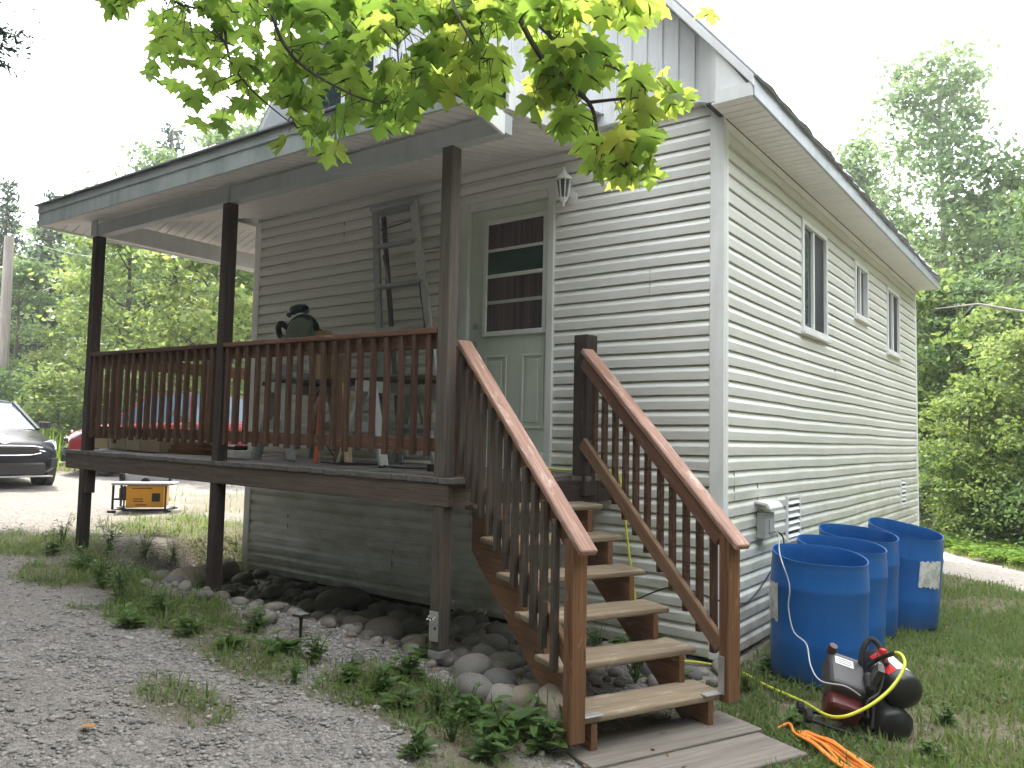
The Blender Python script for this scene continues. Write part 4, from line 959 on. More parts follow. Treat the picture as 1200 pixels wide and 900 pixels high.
for k, (z, lab) in enumerate(((0, 'reddish lumber piece at the bottom of the short stack on the deck'), (.041, 'reddish lumber piece in the middle of the short stack on the deck'), (.082, 'reddish lumber piece on top of the short stack on the deck'))):
    mb = MB(); mb.b2((-.34, -.07, 0), (.34, .07, .039)); o = mb.build('lumber_piece', M['redwood'], None, bevel=.003); o.location = (onY(212, 520, -1).x + .02 * k, -.92 + .01 * k, dz(-4.4) + .002 + z); o.rotation_euler = (0, 0, R_(4 - 5 * k)); tag(o, lab, 'lumber', 'short lumber stack on the deck')
t = thing('small_tray', 'small black and white tray on the deck beside the middle post', 'tray', (-3.97, -1.1, dz(-4)))
mb = MB(); mb.b2((-.12, -.09, .001), (.12, .09, .07)); mb.build('tray_box', M['whitep'], t, bevel=.006)
mb = MB(); mb.b2((-.10, -.07, .0705), (.10, .07, .11)); mb.build('tray_top', M['blackp'], t, bevel=.01)
a = onY(203, 483, -1.385); b = onY(232, 505, -1.25); k_ = (a.z - dz(b.x) - .02) / (a.z - b.z)
mb = MB(); mb.beam((0, 0, 0), (b - a) * k_, .035, .045); o = mb.build('stick', M['lumber'], None, bevel=.002); o.location = a; tag(o, 'short pale stick of lumber leaning behind the railing near the middle post', 'stick')
cord('power_cord', [(-2.95, -1.0, dz(-3) + .012), (-2.7, -1.02, dz(-3) + .008), (-2.4, -.95, dz(-3) + .008), (-2.1, -1.0, dz(-2) + .008), (-1.8, -.9, dz(-2) + .008), (-1.5, -.95, dz(-1.5) + .008)], .008, 'blackp', 'black cord lying on the deck boards below the railing', 'cord')
cord('power_cord', [(-3.15, BY - .14, zb_ + .03), (-3.20, BY - .20, zb_ - .1), (-3.24, BY - .22, zb_ - .35), (-3.08, BY - .2, zb_ - .5), (-2.96, BY - .2, dz(-3) + .05), (-2.8, -.95, dz(-3) + .010)], .007, 'blackp', 'black cord hanging from the mitre saw down to the deck', 'cord')
mb = MB(); mb.lathe([(.03, 0), (.035, .02), (.03, .05), (0, .055)], None, 12); o = mb.build('cord_plug', M['blackp'], None, smooth=True); o.location = (-1.72, -1.05, dz(-1.7)); tag(o, 'small black plug lying on the deck under the ladder', 'plug')

# ------------------------------------------------------------------ table saw
tp = at(172, 585, 10.6); tz = g1(tp.x, tp.y)
ts = thing('table_saw', 'yellow jobsite table saw standing low on the gravel beyond the porch', 'table saw', (tp.x, tp.y, tz + .02), yaw + R_(14))
mb = MB(); mb.b2((-.22, -.20, .04), (.25, .18, .33)); body = mb.build('body', M['yellow'], ts, bevel=.015, seg=2)
mb = MB(); mb.b2((.10, -.212, .12), (.20, -.2005, .23)); mb.build('vent_panel', M['blackp'], body, bevel=.004)
mb = MB()
for k, (x0, x1, z) in enumerate(((-.13, -.01, .145), (-.13, .0, .115), (-.10, .04, .068), (-.15, .1, .285))): mb.b2((x0, -.2035, z), (x1, -.2008, z + .016))
mb.build('lettering', simple('saw_print', (.20, .09, .01), .6), body)
mb = MB(); mb.b2((-.40, -.22, .335), (.30, .30, .365)); stg = simple('saw_table_grey', (.30, .30, .34), .5); mb.build('table_top', stg, ts, bevel=.005)
mb = MB(); mb.b2((.304, -.18, .338), (.36, .26, .362)); mb.build('table_extension', stg, ts, bevel=.005)
mb = MB(); mb.b2((-.34, .26, .366), (.22, .30, .46)); mb.build('rip_fence', M['galv'], ts, bevel=.004)
mb = MB(); mb.b2((-.40, .20, .366), (-.345, .33, .47)); mb.build('fence_lock', M['blackp'], ts, bevel=.004)
mb = MB(); mb.b2((.221, .25, .366), (.25, .31, .45)); mb.build('fence_lock', M['blackp'], ts, bevel=.004)
mb = MB()
for y in (-.18, .28): mb.tube([(-.38, y, .33), (-.38, y, .02), (-.22, y, .02)], .017, 8); mb.tube([(-.38, y, .15), (-.25, y, .15)], .013, 8)
mb.tube([(-.25, -.22, .012), (.30, -.22, .012), (.30, .28, .012)], .017, 8); mb.tube([(.272, -.22, .33), (.272, -.22, .01)], .013, 8); mb.tube([(-.235, -.215, .33), (-.235, -.215, .02)], .011, 8); mb.build('roll_cage', M['blackp'], ts, smooth=True)
mb = MB(); mb.b2((-.34, -.05, .12), (-.221, .12, .30)); mb.build('motor', M['blackp'], ts, bevel=.02)
mb = MB(); mb.lathe([(0, .004), (.06, .004), (.06, -.004), (0, -.004)], T((-.05, .12, .355)) @ Matrix.Rotation(R_(90), 4, 'X'), 24); mb.build('blade', M['blackp'], ts)
for x in (-.38, .30):
    for ya, yb in ((-.25, -.19), (.26, .32)): mb = MB(); mb.b2((x - .05, ya, -.02), (x + .05, yb, .004)); mb.build('foot', M['blackp'], ts, bevel=.004)

# ------------------------------------------------------------------ cars
def car(name, label, loc, heading, paint, hs=1.0, L=4.5, hood=1.15, plate=False, boxy=0.0):
    c = thing(name, label, 'car', loc, heading)
    S = [(0.0, .30, .58, .62, .66), (-.07, .22, .64, .70, .82), (-.30, .19, .72, .78, .885), (-.75, .19, .80, .86, .90), (-hood, .20, .88, .94, .91), (-2.2, .20, .92, .955, .915), (-3.4, .20, .95, .975, .91), (-L + .45, .22, .97, 1.02, .89), (-L + .08, .26, .92, .99, .84), (-L, .34, .80, .86, .72)]
    n = 0; vs_, fs = [], []
    for (x, zb, zbelt, zt_, w) in S:
        zb *= hs; zbelt *= hs; zt_ *= hs
        half = [(0, zb), (w * .80, zb), (w * .97, zb + .10), (w, (zb + zbelt) / 2), (w * .985, zbelt - .06), (w * .93, zbelt), (w * .70, zt_), (w * .35, zt_ + .02), (0, zt_ + .025)]
        ring = half + [(-a, b) for a, b in half[-2:0:-1]]; n = len(ring); vs_ += [(x - (.10 * (abs(a) / w) ** 2 if x > -.5 else 0), a, b) for a, b in ring]
    for i in range(len(S) - 1):
        for k in range(n): fs.append((i * n + k, i * n + (k + 1) % n, (i + 1) * n + (k + 1) % n, (i + 1) * n + k))
    fs += [tuple(range(n)), tuple((len(S) - 1) * n + k for k in range(n))[::-1]]
    mb = MB(); mb.add(vs_, fs); body = mb.build('body', paint, c, smooth=True, sub=2); body.modifiers.remove(body.modifiers[0])
    zt = .93 * hs; zr = (1.40 + .05 * boxy) * hs
    Gs = [(-hood + .02, zt - .02, .80, .02), (-hood - .80 + .15 * boxy, zr - .05, .62 + .05 * boxy, 1), (-hood - 1.3, zr, .62 + .05 * boxy, 1), (-hood - 2.0, zr - .01, .60 + .05 * boxy, 1), (-L + .75 - .35 * boxy, zr - .12 - .05 * (1 - boxy), .55 + .05 * boxy, 1), (-L + .30 - .1 * boxy, zt + .02, .72, .02)]
    vs_, fs = [], []
    for (x, z, w, _) in Gs:
        vs_ += [(x, -.80, zt - .03), (x, -w, z), (x, -w * .5, z + .02), (x, w * .5, z + .02), (x, w, z), (x, .80, zt - .03)]
    for i in range(len(Gs) - 1):
        for k in range(5): fs.append((i * 6 + k, i * 6 + k + 1, (i + 1) * 6 + k + 1, (i + 1) * 6 + k))
    mb = MB(); mb.add(vs_, fs); mb.build('glass', M['carglass'], c, smooth=True)
    mb = MB()
    rf = Gs[1:5]; vs_ = []
    for (x, z, w, _) in rf: vs_ += [(x, -w - .005, z + .006), (x, -w * .5, z + .030), (x, w * .5, z + .030), (x, w + .005, z + .006)]
    mb.add(vs_, [(i * 4 + k, i * 4 + k + 1, (i + 1) * 4 + k + 1, (i + 1) * 4 + k) for i in range(3) for k in range(3)])
    for s_ in (-1, 1):
        P0 = [Vector((Gs[i][0], s_ * (.80 if Gs[i][3] < .5 else Gs[i][2]), Gs[i][1] + (0 if Gs[i][3] < .5 else .004))) for i in range(6)]
        mb.beam(P0[0], P0[1], .07, .05); mb.beam(P0[4], P0[5], .12, .05); mb.beam(P0[2] + Vector((-.1, 0, 0)), Vector((P0[2].x - .12, s_ * .81, zt - .02)), .08, .03, up=(1, 0, 0))
        mb.beam(P0[1], P0[4], .05, .04)
    mb.build('roof', paint, c, bevel=.01)
    for s_ in (-1, 1):
        mb = MB(); v = [(-.09, .42, .60), (-.12, .60, .56), (-.26, .82, .60), (-.48, .865, .72), (-.42, .80, .75), (-.20, .55, .70)]
        mb.add([(x + .025, s_ * (y + .012), z * hs + .01) for x, y, z in v] + [(x - .06, s_ * (y - .03), z * hs) for x, y, z in v], [tuple(range(6)), tuple(range(11, 5, -1))] + [(i, (i + 1) % 6, 6 + (i + 1) % 6, 6 + i) for i in range(6)]); mb.build('headlight', M['headl'], c, bevel=.008)
        mb = MB(); mb.box((-hood - .32, s_ * 1.0, zt + .06), (.10, .17, .12)); mb.beam((-hood - .32, s_ * .84, zt - .01), (-hood - .32, s_ * .95, zt + .03), .05, .03); mb.build('mirror', M['blackp'], c, bevel=.03, seg=3)
        mb = MB(); mb.box((-.10, s_ * .74, .40 * hs), (.06, .16, .16), Matrix.Rotation(s_ * R_(35), 3, 'Z')); mb.build('fog_vent', M['blackp'], c, bevel=.01)
        mb = MB(); mb.beam((-.055, s_ * .66, .46 * hs), (-.15, s_ * .83, .46 * hs), .02, .018); mb.beam((-.055, s_ * .68, .41 * hs), (-.15, s_ * .83, .41 * hs), .02, .014); mb.build('vent_trim', M['chrome'], c)
        for x in (-.85, -L + .85):
            w = MB(); Mx = T((x, s_ * .80, .325)) @ Matrix.Rotation(R_(-90 * s_), 4, 'X')
            w.lathe([(.20, -.10), (.30, -.10), (.325, -.06), (.325, .08), (.30, .115), (.215, .115), (.215, .03)], Mx, 28); wh = w.build('wheel', M['rubber'], c, smooth=True)
            q = MB(); q.lathe([(0, .10), (.05, .105), (.19, .095), (.212, .112), (.212, -.09)], Mx, 20); q.build('rim', M['alu'], wh, smooth=True)
            a = MB(); a.lathe([(.0, .0), (.375, .0), (.375, .118), (.35, .120), (.35, .01), (0, .01)], Mx, 28); a.build('wheel_arch', M['blackp'], c)
    g = MB(); g.prism([(-.40, .0), (.40, .0), (.52, .10), (.40, .14), (-.40, .14), (-.52, .10)], (Vector((.012, 0, .52 * hs)), (0, 1, 0), (0, 0, 1), (1, 0, 0)), -.12, .0); g.build('grille', M['blackp'], c, bevel=.01)
    g = MB(); g.tube([(-.075, -.56, .635 * hs), (.012, -.40, .66 * hs), (.016, 0, .665 * hs), (.012, .40, .66 * hs), (-.075, .56, .635 * hs)], .012, 8); g.tube([(-.06, -.54, .55 * hs), (.016, -.36, .525 * hs), (.022, -.14, .52 * hs), (.022, .14, .52 * hs), (.016, .36, .525 * hs), (-.06, .54, .55 * hs)], .012, 8); g.build('grille_trim', M['chrome'], c, smooth=True)
    g = MB(); g.prism([(.075 * math.cos(k * math.pi / 8), .035 * math.sin(k * math.pi / 8)) for k in range(16)], (Vector((.0, 0, .725 * hs)), (0, 1, 0), (-.5, 0, .86), (.86, 0, .5)), -.02, .012); em = g.build('emblem', M['chrome'], c)
    g = MB(); g.b2((-.16, -.60, .22 * hs), (.012, .60, .40 * hs)); g.build('lower_grille', M['blackp'], c, bevel=.02)
    g = MB(); g.b2((-.14, -.72, .185 * hs), (.005, .72, .21 * hs)); g.build('lip', M['galv'], c, bevel=.006)
    if plate:
        g = MB(); g.b2((.0125, -.15, .40 * hs), (.02, .15, .48 * hs)); g.build('plate', M['whitep'], c)
    return c
cpn = at(4, 545, 12.4); hd = math.atan2(CAMP[1] - cpn.y, CAMP[0] - cpn.x)
car('black_sedan', 'shiny black sedan parked on the gravel left of the porch, facing the camera', (cpn.x, cpn.y, g1(cpn.x, cpn.y) + .0), hd + R_(15), M['blackpaint'], 1.06)
rp = at(82, 545, 16.0); hr_ = math.atan2(-CAMR[0][1], -CAMR[0][0])
car('red_car', 'red car parked beyond the porch, seen side-on through the railing', (rp.x, rp.y, g1(rp.x, rp.y)), hr_ + R_(14), M['redpaint'], 1.15, 4.0, .95, False, 1.0)

# ------------------------------------------------------------------ utility pole and wires
pp = at(2, 470, 21); pz = g1(pp.x, pp.y)
up_ = thing('utility_pole', 'leaning grey wooden utility pole behind the black sedan', 'utility pole', (pp.x, pp.y, pz))
pt = at(11, 277, 21) - Vector((pp.x, pp.y, pz)); mb = MB(); mb.tube([(0, 0, -.1), pt * .5, pt], [.15, .13, .115], 12); mb.build('pole_shaft', M['pole'], up_, smooth=True)
mb = MB(); mb.lathe([(.02, 0), (.045, .02), (.03, .05), (.05, .07), (0, .1)], T(pt + Vector((0, 0, -.01))), 10); mb.build('insulator', M['whitep'], up_, smooth=True)
wst = Vector((pp.x, pp.y, pz)) + pt
for (a, b, lab) in ((wst + Vector((0, 0, .08)), at(150, 300, 26), 'thin overhead wire running from the pole top into the trees'), (at(-60, 345, 20), at(75, 332, 27), 'thin overhead wire crossing in front of the trees below the pole top')):
    seq = [a.lerp(b, t) - Vector((0, 0, .25 * math.sin(t * math.pi))) for t in np.linspace(0, 1, 14)]
    cord('overhead_wire', seq, .009, 'galv', lab, 'wire', 2)

# ------------------------------------------------------------------ solar stake light
sp_ = gnd(352, 747)
so_ = thing('solar_light', 'small square solar path light on a black stake among the stones', 'path light', sp_)
mb = MB(); mb.lathe([(0, -.08), (.008, 0), (.011, .10), (.014, .13)], None, 10); mb.build('stake', M['blackp'], so_)
mb = MB(); mb.b2((-.042, -.042, .131), (.042, .042, .147)); mb.build('lamp_head', M['blackp'], so_, bevel=.006)
mb = MB(); mb.b2((-.036, -.036, .1475), (.036, .036, .151)); mb.build('solar_panel', M['galv'], so_, bevel=.001)

# ------------------------------------------------------------------ stones
def stone_mesh(seed, sub=2, flat=.62, irr=.30, mat='stone'):
    bm = bmesh.new(); bmesh.ops.create_icosphere(bm, subdivisions=sub, radius=1.0); r = random.Random(seed)
    dirs = [(Vector((r.gauss(0, 1), r.gauss(0, 1), r.gauss(0, 1))).normalized(), r.uniform(-irr, irr), r.uniform(1.5, 4)) for _ in range(7)]
    ex, ey = r.uniform(.8, 1.25), r.uniform(.7, 1.0)
    for v in bm.verts:
        d = v.co.normalized(); k = 1.0
        for q, a, pw in dirs: k += a * max(0, d.dot(q)) ** pw
        v.co = Vector((d.x * k * ex, d.y * k * ey, d.z * k * flat))
    me = bpy.data.meshes.new('stone'); bm.to_mesh(me); bm.free()
    me.polygons.foreach_set('use_smooth', np.ones(len(me.polygons), bool)); me.materials.append(M[mat]); return me
SM = [stone_mesh(100 + i) for i in range(9)]
SB = [stone_mesh(200 + i, 3, .72, .28, 'boulder') for i in range(4)] + [stone_mesh(300 + i, 3, .75, .25, 'stone') for i in range(3)]
def put_stone(me, x, y, z, s, name, label, cat, group):
    o = link(name, me); o.location = (x, y, z); o.scale = (s, s, s); o.rotation_euler = (rnd.uniform(-.35, .35), rnd.uniform(-.35, .35), rnd.uniform(0, 6.3)); return tag(o, label, cat, group)
placed = []
def free(x, y, r):
    for (a, b, c) in placed:
        if (a - x) ** 2 + (b - y) ** 2 < (.72 * (c + r)) ** 2: return False
    placed.append((x, y, r)); return True
for (px, py, s, k, lab) in ((212, 652, .23, 0, 'large brown boulder between the left and middle porch posts'), (262, 632, .20, 1, 'tan boulder just beyond the foot of the middle post'), (190, 677, .15, 4, 'low flat grey boulder among weeds near the left post'), (235, 640, .16, 2, 'reddish boulder beside the large brown one'),
                            (396, 714, .20, 5, 'large smooth grey boulder in the middle of the stone bed'), (447, 748, .15, 6, 'pale pointed boulder at the front of the stone bed'), (482, 758, .10, 3, 'tan stone right of the pale pointed boulder'),
                            (645, 842, .20, 0, 'big tan boulder at the foot of the left stair post'), (620, 828, .125, 1, 'tan rounded boulder left of the stair foot, behind the big one'), (552, 795, .13, 4, 'grey boulder in weeds left of the stair foot'), (556, 815, .125, 5, 'low grey boulder nearest the gravel by the weeds'),
                            (584, 808, .11, 6, 'blue-grey boulder in the middle of the group by the stairs'), (583, 826, .10, 4, 'dark boulder in front of the blue-grey one'), (598, 818, .085, 3, 'small tan boulder right of the blue-grey one')):
    p = gnd(px, py); s *= 1.0; o = put_stone(SB[k], p.x, p.y, p.z + s * .22, s, 'boulder', lab, 'boulder', 'boulders along the stone bed'); o.rotation_euler = (rnd.uniform(-.2, .2), rnd.uniform(-.2, .2), rnd.uniform(0, 6)); placed.append((p.x, p.y, s))
cnt = 0
for tries in range(9000):
    if cnt >= 296: break
    x = rnd.uniform(-5.2, .15); y = rnd.uniform(-1.9, -.06)
    if vnoise(x, y, 1.1, 21) < .25 and y < -1.3: continue
    edge = -1.62 + .25 * (vnoise(x, x * 0, 1.3, 22) - .5)
    if y < edge and rnd.random() > .12: continue
    r = (.036 + .078 * rnd.random() ** 1.5) * (1.1 if y > -1.2 else .75)
    ra = (x - q0.x) * dv.x + (y - q0.y) * dv.y; rb = (x - q0.x) * wv.x + (y - q0.y) * wv.y
    if ra > 1.0 and rb > -.25: continue
    if not free(x, y, r): continue
    under = y > -1.25
    put_stone(rnd.choice(SM), x, y, g1(x, y) + r * .24, r, 'river_stone', 'rounded grey river stone in the dark bed under the porch' if under else 'rounded river stone at the open front edge of the stone bed', 'stone', 'river stones under the porch' if under else 'river stones along the front of the bed'); cnt += 1
# gravel: one object
def scatter_mesh(name, base_me, X, Y, S, sink, mat, kind_label=None):
    nv = len(base_me.vertices); co = np.empty(nv * 3, np.float32); base_me.vertices.foreach_get('co', co); co = co.reshape(-1, 3)
    fi = np.array([list(p.vertices) for p in base_me.polygons], np.int32); n = len(X)
    a = nrs.rand(n) * 6.283; ca, sa = np.cos(a), np.sin(a); st_ = nrs.uniform(.6, 1.5, n); fl = nrs.uniform(.5, 1.1, n)
    V = np.empty((n, nv, 3), np.float32)
    jx = co[None, :, :] * (1 + nrs.uniform(-.22, .22, (n, nv, 1)))
    x = jx[:, :, 0] * st_[:, None]; y = jx[:, :, 1]
    V[:, :, 0] = (x * ca[:, None] - y * sa[:, None]) * S[:, None] + X[:, None]; V[:, :, 1] = (x * sa[:, None] + y * ca[:, None]) * S[:, None] + Y[:, None]
    V[:, :, 2] = jx[:, :, 2] * (S * fl)[:, None] + (G(X, Y) + S * sink)[:, None]
    Fq = (fi[None] + (np.arange(n) * nv)[:, None, None]).reshape(-1, 3)
    return raw_mesh(name, V.reshape(-1, 3), Fq, mat, False)
pe = stone_mesh(5, 1, .6, .2, 'pebble')
def sample(n, x0, x1, y0, y1, test):
    X = nrs.uniform(x0, x1, n); Y = nrs.uniform(y0, y1, n); k = nrs.rand(n) < test(X, Y); return X[k], Y[k]
def gtest(X, Y):
    d = np.hypot(X - CAMP[0], Y - CAMP[1]); return (1 - GM(X, Y)) * np.clip(1.15 - d / 9, .12, 1) * (Y < -1.2 - .2 * vnoise(X, Y, 1, 3)) * (.35 + .65 * (vnoise(X, Y, 1.1, 31) > .4))
X1, Y1 = sample(80000, -8.5, 1.2, -4.9, -1.0, gtest)
S1 = .0055 + .012 * nrs.rand(len(X1)) ** 1.9; S1 = np.where(nrs.rand(len(X1)) < .025, S1 + .012, S1)
tag(link('gravel_stones', scatter_mesh('gravel_stones', pe, X1, Y1, S1, .12, M['pebble'])), 'loose grey gravel stones covering the drive', 'gravel', kind='stuff')

# ------------------------------------------------------------------ vegetation
def blades(name, X, Y, H, mat, wid=.006, lean=.5):
    n = len(X); a = nrs.rand(n) * 6.283; l = nrs.rand(n) * lean; z = G(X, Y) - .01
    dx, dy = np.cos(a), np.sin(a); w = wid * (.6 + .8 * nrs.rand(n))
    V = np.empty((n, 6, 3), np.float32)
    for i, (t, k) in enumerate(((0, 1.0), (.55, .8), (1.0, .08))):
        off = l * H * t ** 1.8; cx = X + dx * off; cy = Y + dy * off; cz = z + H * t * (1 - .25 * l * t)
        V[:, 2 * i, 0] = cx - dy * w * k; V[:, 2 * i, 1] = cy + dx * w * k; V[:, 2 * i, 2] = cz
        V[:, 2 * i + 1, 0] = cx + dy * w * k; V[:, 2 * i + 1, 1] = cy - dx * w * k; V[:, 2 * i + 1, 2] = cz
    F_ = np.array([[0, 1, 3, 2], [2, 3, 5, 4]], np.int32); Fq = (F_[None] + (np.arange(n) * 6)[:, None, None]).reshape(-1, 4)
    return raw_mesh(name, V.reshape(-1, 3), Fq, mat)
def inhouse(X, Y): return (X > -W - .05) & (X < .06) & (Y > -.02) & (Y < LEN)
def lt_(X, Y):
    d = np.hypot(X - CAMP[0], Y - CAMP[1]); p = GM(X, Y) * (.25 + .75 * (vnoise(X, Y, 2.3, 41) > .38)) * np.clip(1.3 - d / 14, .2, 1) * (~inhouse(X, Y))
    rel = (X - q0.x) * dv.x + (Y - q0.y) * dv.y; b = (X - q0.x) * wv.x + (Y - q0.y) * wv.y
    p = p * ~((rel > 1.2) & (rel < 1.95) & (b > -.1) & (b < 1.05)); return p
X2, Y2 = sample(135000, .05, 3.6, -1.9, 9.5, lt_)
H2 = .024 + .085 * nrs.rand(len(X2)) ** 1.6
tag(link('lawn_grass', blades('lawn_grass', X2, Y2, H2, M['grass'], .0055, 1.0)), 'short rough grass and weeds beside the house', 'grass', kind='stuff')
X2, Y2 = sample(75000, .05, 4.6, -1.9, 9.5, lambda x, y: lt_(x, y) * (vnoise(x, y, .8, 44) > .30))
tag(link('dry_grass', blades('dry_grass', X2, Y2, .02 + .05 * nrs.rand(len(X2)), M['grassdry'], .004, 1.1)), 'dry straw-coloured grass mixed into the lawn', 'grass', kind='stuff')
X3, Y3 = sample(95000, -7.5, .1, -3.3, 1.4, lambda x, y: lt_(x, y) * (GM(x, y) > .25))
H3 = (.03 + .105 * nrs.rand(len(X3)) ** 2) * np.clip(.35 + GM(X3, Y3), 0, 1.1)
tag(link('drive_grass', blades('drive_grass', X3, Y3, H3, M['grass'], .0035, 1.3)), 'wispy grass growing along the edge of the gravel', 'grass', kind='stuff')
X4, Y4 = sample(42000, -32, -5.5, -1, 26, lambda x, y: np.clip(GM(x, y) * 1.2, 0, 1) * (.3 + .7 * (vnoise(x, y, .5, 51) > .4)))
H4 = np.where(np.hypot(X4 - 2, Y4 + 5) > 17, .25 + .75 * nrs.rand(len(X4)) ** 1.3, .04 + .12 * nrs.rand(len(X4)))
tag(link('meadow_grass', blades('meadow_grass', X4, Y4, H4, M['fern'], .006 + .010 * (H4 > .2), .7)), 'tall sunlit grass and weeds before the far trees', 'grass', kind='stuff')

def clover(name, X, Y, S, mat):
    n = len(X); z = G(X, Y) + .008 + .035 * nrs.rand(n); C_ = np.stack([X, Y, z], -1); N = nrs.normal(size=(n, 3)) * .45; N[:, 2] = 1; N /= np.linalg.norm(N, axis=1)[:, None]
    t = np.cross(N, nrs.normal(size=(n, 3))); t /= np.linalg.norm(t, axis=1)[:, None]; b = np.cross(N, t); s_ = S[:, None]
    V = np.stack([C_ - t * s_, C_ - t * s_ * .2 + b * s_ * .55, C_ + t * s_ * .9, C_ - t * s_ * .2 - b * s_ * .55], 1); return raw_mesh(name, V.reshape(-1, 3), np.arange(n * 4).reshape(n, 4), mat)
Xc, Yc = sample(60000, .05, 3.8, -1.9, 9.0, lambda x, y: lt_(x, y) * (vnoise(x, y, 1.7, 47) > .42)); tag(link('clover_leaves', clover('clover_leaves', Xc, Yc, .006 + .014 * nrs.rand(len(Xc)), M['weed'])), 'small flat clover leaves spread through the lawn', 'ground cover', kind='stuff')
Xc, Yc = sample(36000, -7.5, .1, -3.3, .8, lambda x, y: lt_(x, y) * (GM(x, y) > .2)); tag(link('creeping_leaves', clover('creeping_leaves', Xc, Yc, .006 + .013 * nrs.rand(len(Xc)), M['weed'])), 'small creeping leaves along the gravel edge', 'ground cover', kind='stuff')
M['litter'] = leaf_mat('dead_leaf_litter', [(.10, .06, .03), (.20, .13, .06), (.30, .22, .12)], .1)
Xc, Yc = sample(5200, -6.5, 3.6, -2.6, 7.5, lambda x, y: (~inhouse(x, y)) * (.15 + .85 * (vnoise(x, y, 1.9, 71) > .5)) * ((x > 0) | (y > -2.3)))
tag(link('leaf_litter', clover('leaf_litter', Xc, Yc, .008 + .016 * nrs.rand(len(Xc)), M['litter'])), 'scattered brown dead leaves on the lawn and stone bed', 'leaf litter', kind='stuff')
# broad-leaved weeds
def weed_mesh(seed, nst=9, h=.2, leaf=.05, rosette=.5):
    r = random.Random(seed); mb = MB()
    def leafq(p, d, L, wd):
        d = d.normalized(); s_ = d.cross(Vector((0, 0, 1)));
        if s_.length < .01: s_ = Vector((1, 0, 0))
        s_.normalize(); nz = s_.cross(d) * L * .12
        mb.add([p, p + d * L * .35 + s_ * wd + nz, p + d * L * .75 + s_ * wd * .75, p + d * L - nz * 1.5, p + d * L * .75 - s_ * wd * .75, p + d * L * .35 - s_ * wd + nz, p + d * L * .5 - nz * .3], [(0, 6, 1), (1, 6, 2), (2, 6, 3), (3, 6, 4), (4, 6, 5), (5, 6, 0)])
    for k in range(nst):
        a = r.uniform(0, 6.28); tilt = r.uniform(.1, .9); hh = h * r.uniform(.5, 1.1)
        top = Vector((math.cos(a) * tilt * hh * .7, math.sin(a) * tilt * hh * .7, hh)); mid = top * .5 + Vector((0, 0, hh * .12))
        mb.tube([Vector((0, 0, -.02)), mid, top], .0022, 4, caps=False)
        for q in range(r.randint(3, 6)):
            t = r.uniform(.25, 1.0); p = mid.lerp(top, (t - .5) * 2) if t > .5 else mid * (t * 2); b = r.uniform(0, 6.28)
            leafq(p, Vector((math.cos(b), math.sin(b), r.uniform(-.15, .6))), leaf * r.uniform(.6, 1.25), leaf * r.uniform(.18, .34))
    for k in range(int(10 * rosette)):
        b = r.uniform(0, 6.28); leafq(Vector((0, 0, .01)), Vector((math.cos(b), math.sin(b), r.uniform(.15, .9))), leaf * r.uniform(1.4, 2.4), leaf * r.uniform(.3, .5))
    return mb
WM = []
for i, (nst, h, lf, ro) in enumerate(((9, .16, .05, .8), (14, .24, .045, .3), (5, .10, .065, 1.4), (18, .34, .05, .2), (7, .2, .07, .9))):
    o = weed_mesh(40 + i, nst, h, lf, ro).build('weed_plant', M['weed']); WM.append(o.data); bpy.data.objects.remove(o)
def weed(px, py, k, s, lab, group='weeds along the gravel edge', grow=None):
    p = gnd(px, py) if grow is None else Vector(grow); o = link('weed_plant', WM[k]); o.location = (p.x, p.y, p.z); s *= .86; o.scale = (s, s, s); o.rotation_euler = (0, 0, rnd.uniform(0, 6.3)); return tag(o, lab, 'weed', group)
weed(72, 640, 3, 1.0, 'broad-leaved weed left of the left porch post'); weed(62, 650, 4, 1.1, 'low leafy weed farthest left by the gravel'); weed(128, 650, 3, 1.15, 'tall weed just right of the left porch post', ); weed(120, 690, 1, 1.5, 'tall bushy weed in front of the left post')
weed(140, 705, 3, 1.2, 'leafy weed clump in front of the tall bushy weed'); weed(175, 660, 1, 1.3, 'weed beside the brown boulder, left of it'); weed(170, 632, 3, .9, 'sunlit weed beyond the left post'); weed(233, 705, 1, 1.2, 'weed at the foot of the middle post'); weed(205, 598 + 30, 1, .9, 'sunlit weed behind the brown boulder')
weed(300, 740, 0, 1.3, 'low weed among grass left of the solar light'); weed(270, 760, 2, 1.2, 'flat weed in the grass strip below the middle post')
weed(478, 795, 4, 1.2, 'broad weed below the pale pointed boulder'); weed(500, 775, 2, 1.5, 'flat broad-leaved weed left of the grey boulders'); weed(448, 812, 0, 1.3, 'small weed at the gravel edge, left of the grass tuft'); weed(470, 830, 2, 1.2, 'flat weed half buried in gravel')
weed(545, 846, 4, 1.2, 'weed with large round leaves before the boulders'); weed(590, 865, 2, 1.9, 'broad-leaved weed in front of the big tan boulder'); weed(640, 880, 4, 1.5, 'leafy weed left of the near plank'); weed(665, 872, 1, 1.0, 'upright weed at the foot of the left stair post'); weed(515, 840, 3, .8, 'weed in the grass tuft before the boulders'); weed(490, 888, 0, 1.2, 'grassy weed at the bottom edge in the gravel'); weed(575, 890, 4, 1.1, 'leafy weed at the bottom edge, left of the planks')
for i, (px, py) in enumerate(((730, 770), (775, 765), (745, 800), (700, 770), (790, 800))): weed(px, py, (4, 0, 3, 1, 2)[i], 1.2, ('weed in the shade behind the stairs, second from left', 'weed in the shade behind the stairs, second from right', 'weed in the shade low between the bottom steps', 'weed in the shade behind the stairs, leftmost', 'weed in the shade behind the stairs, rightmost')[i], 'weeds behind the stairs')
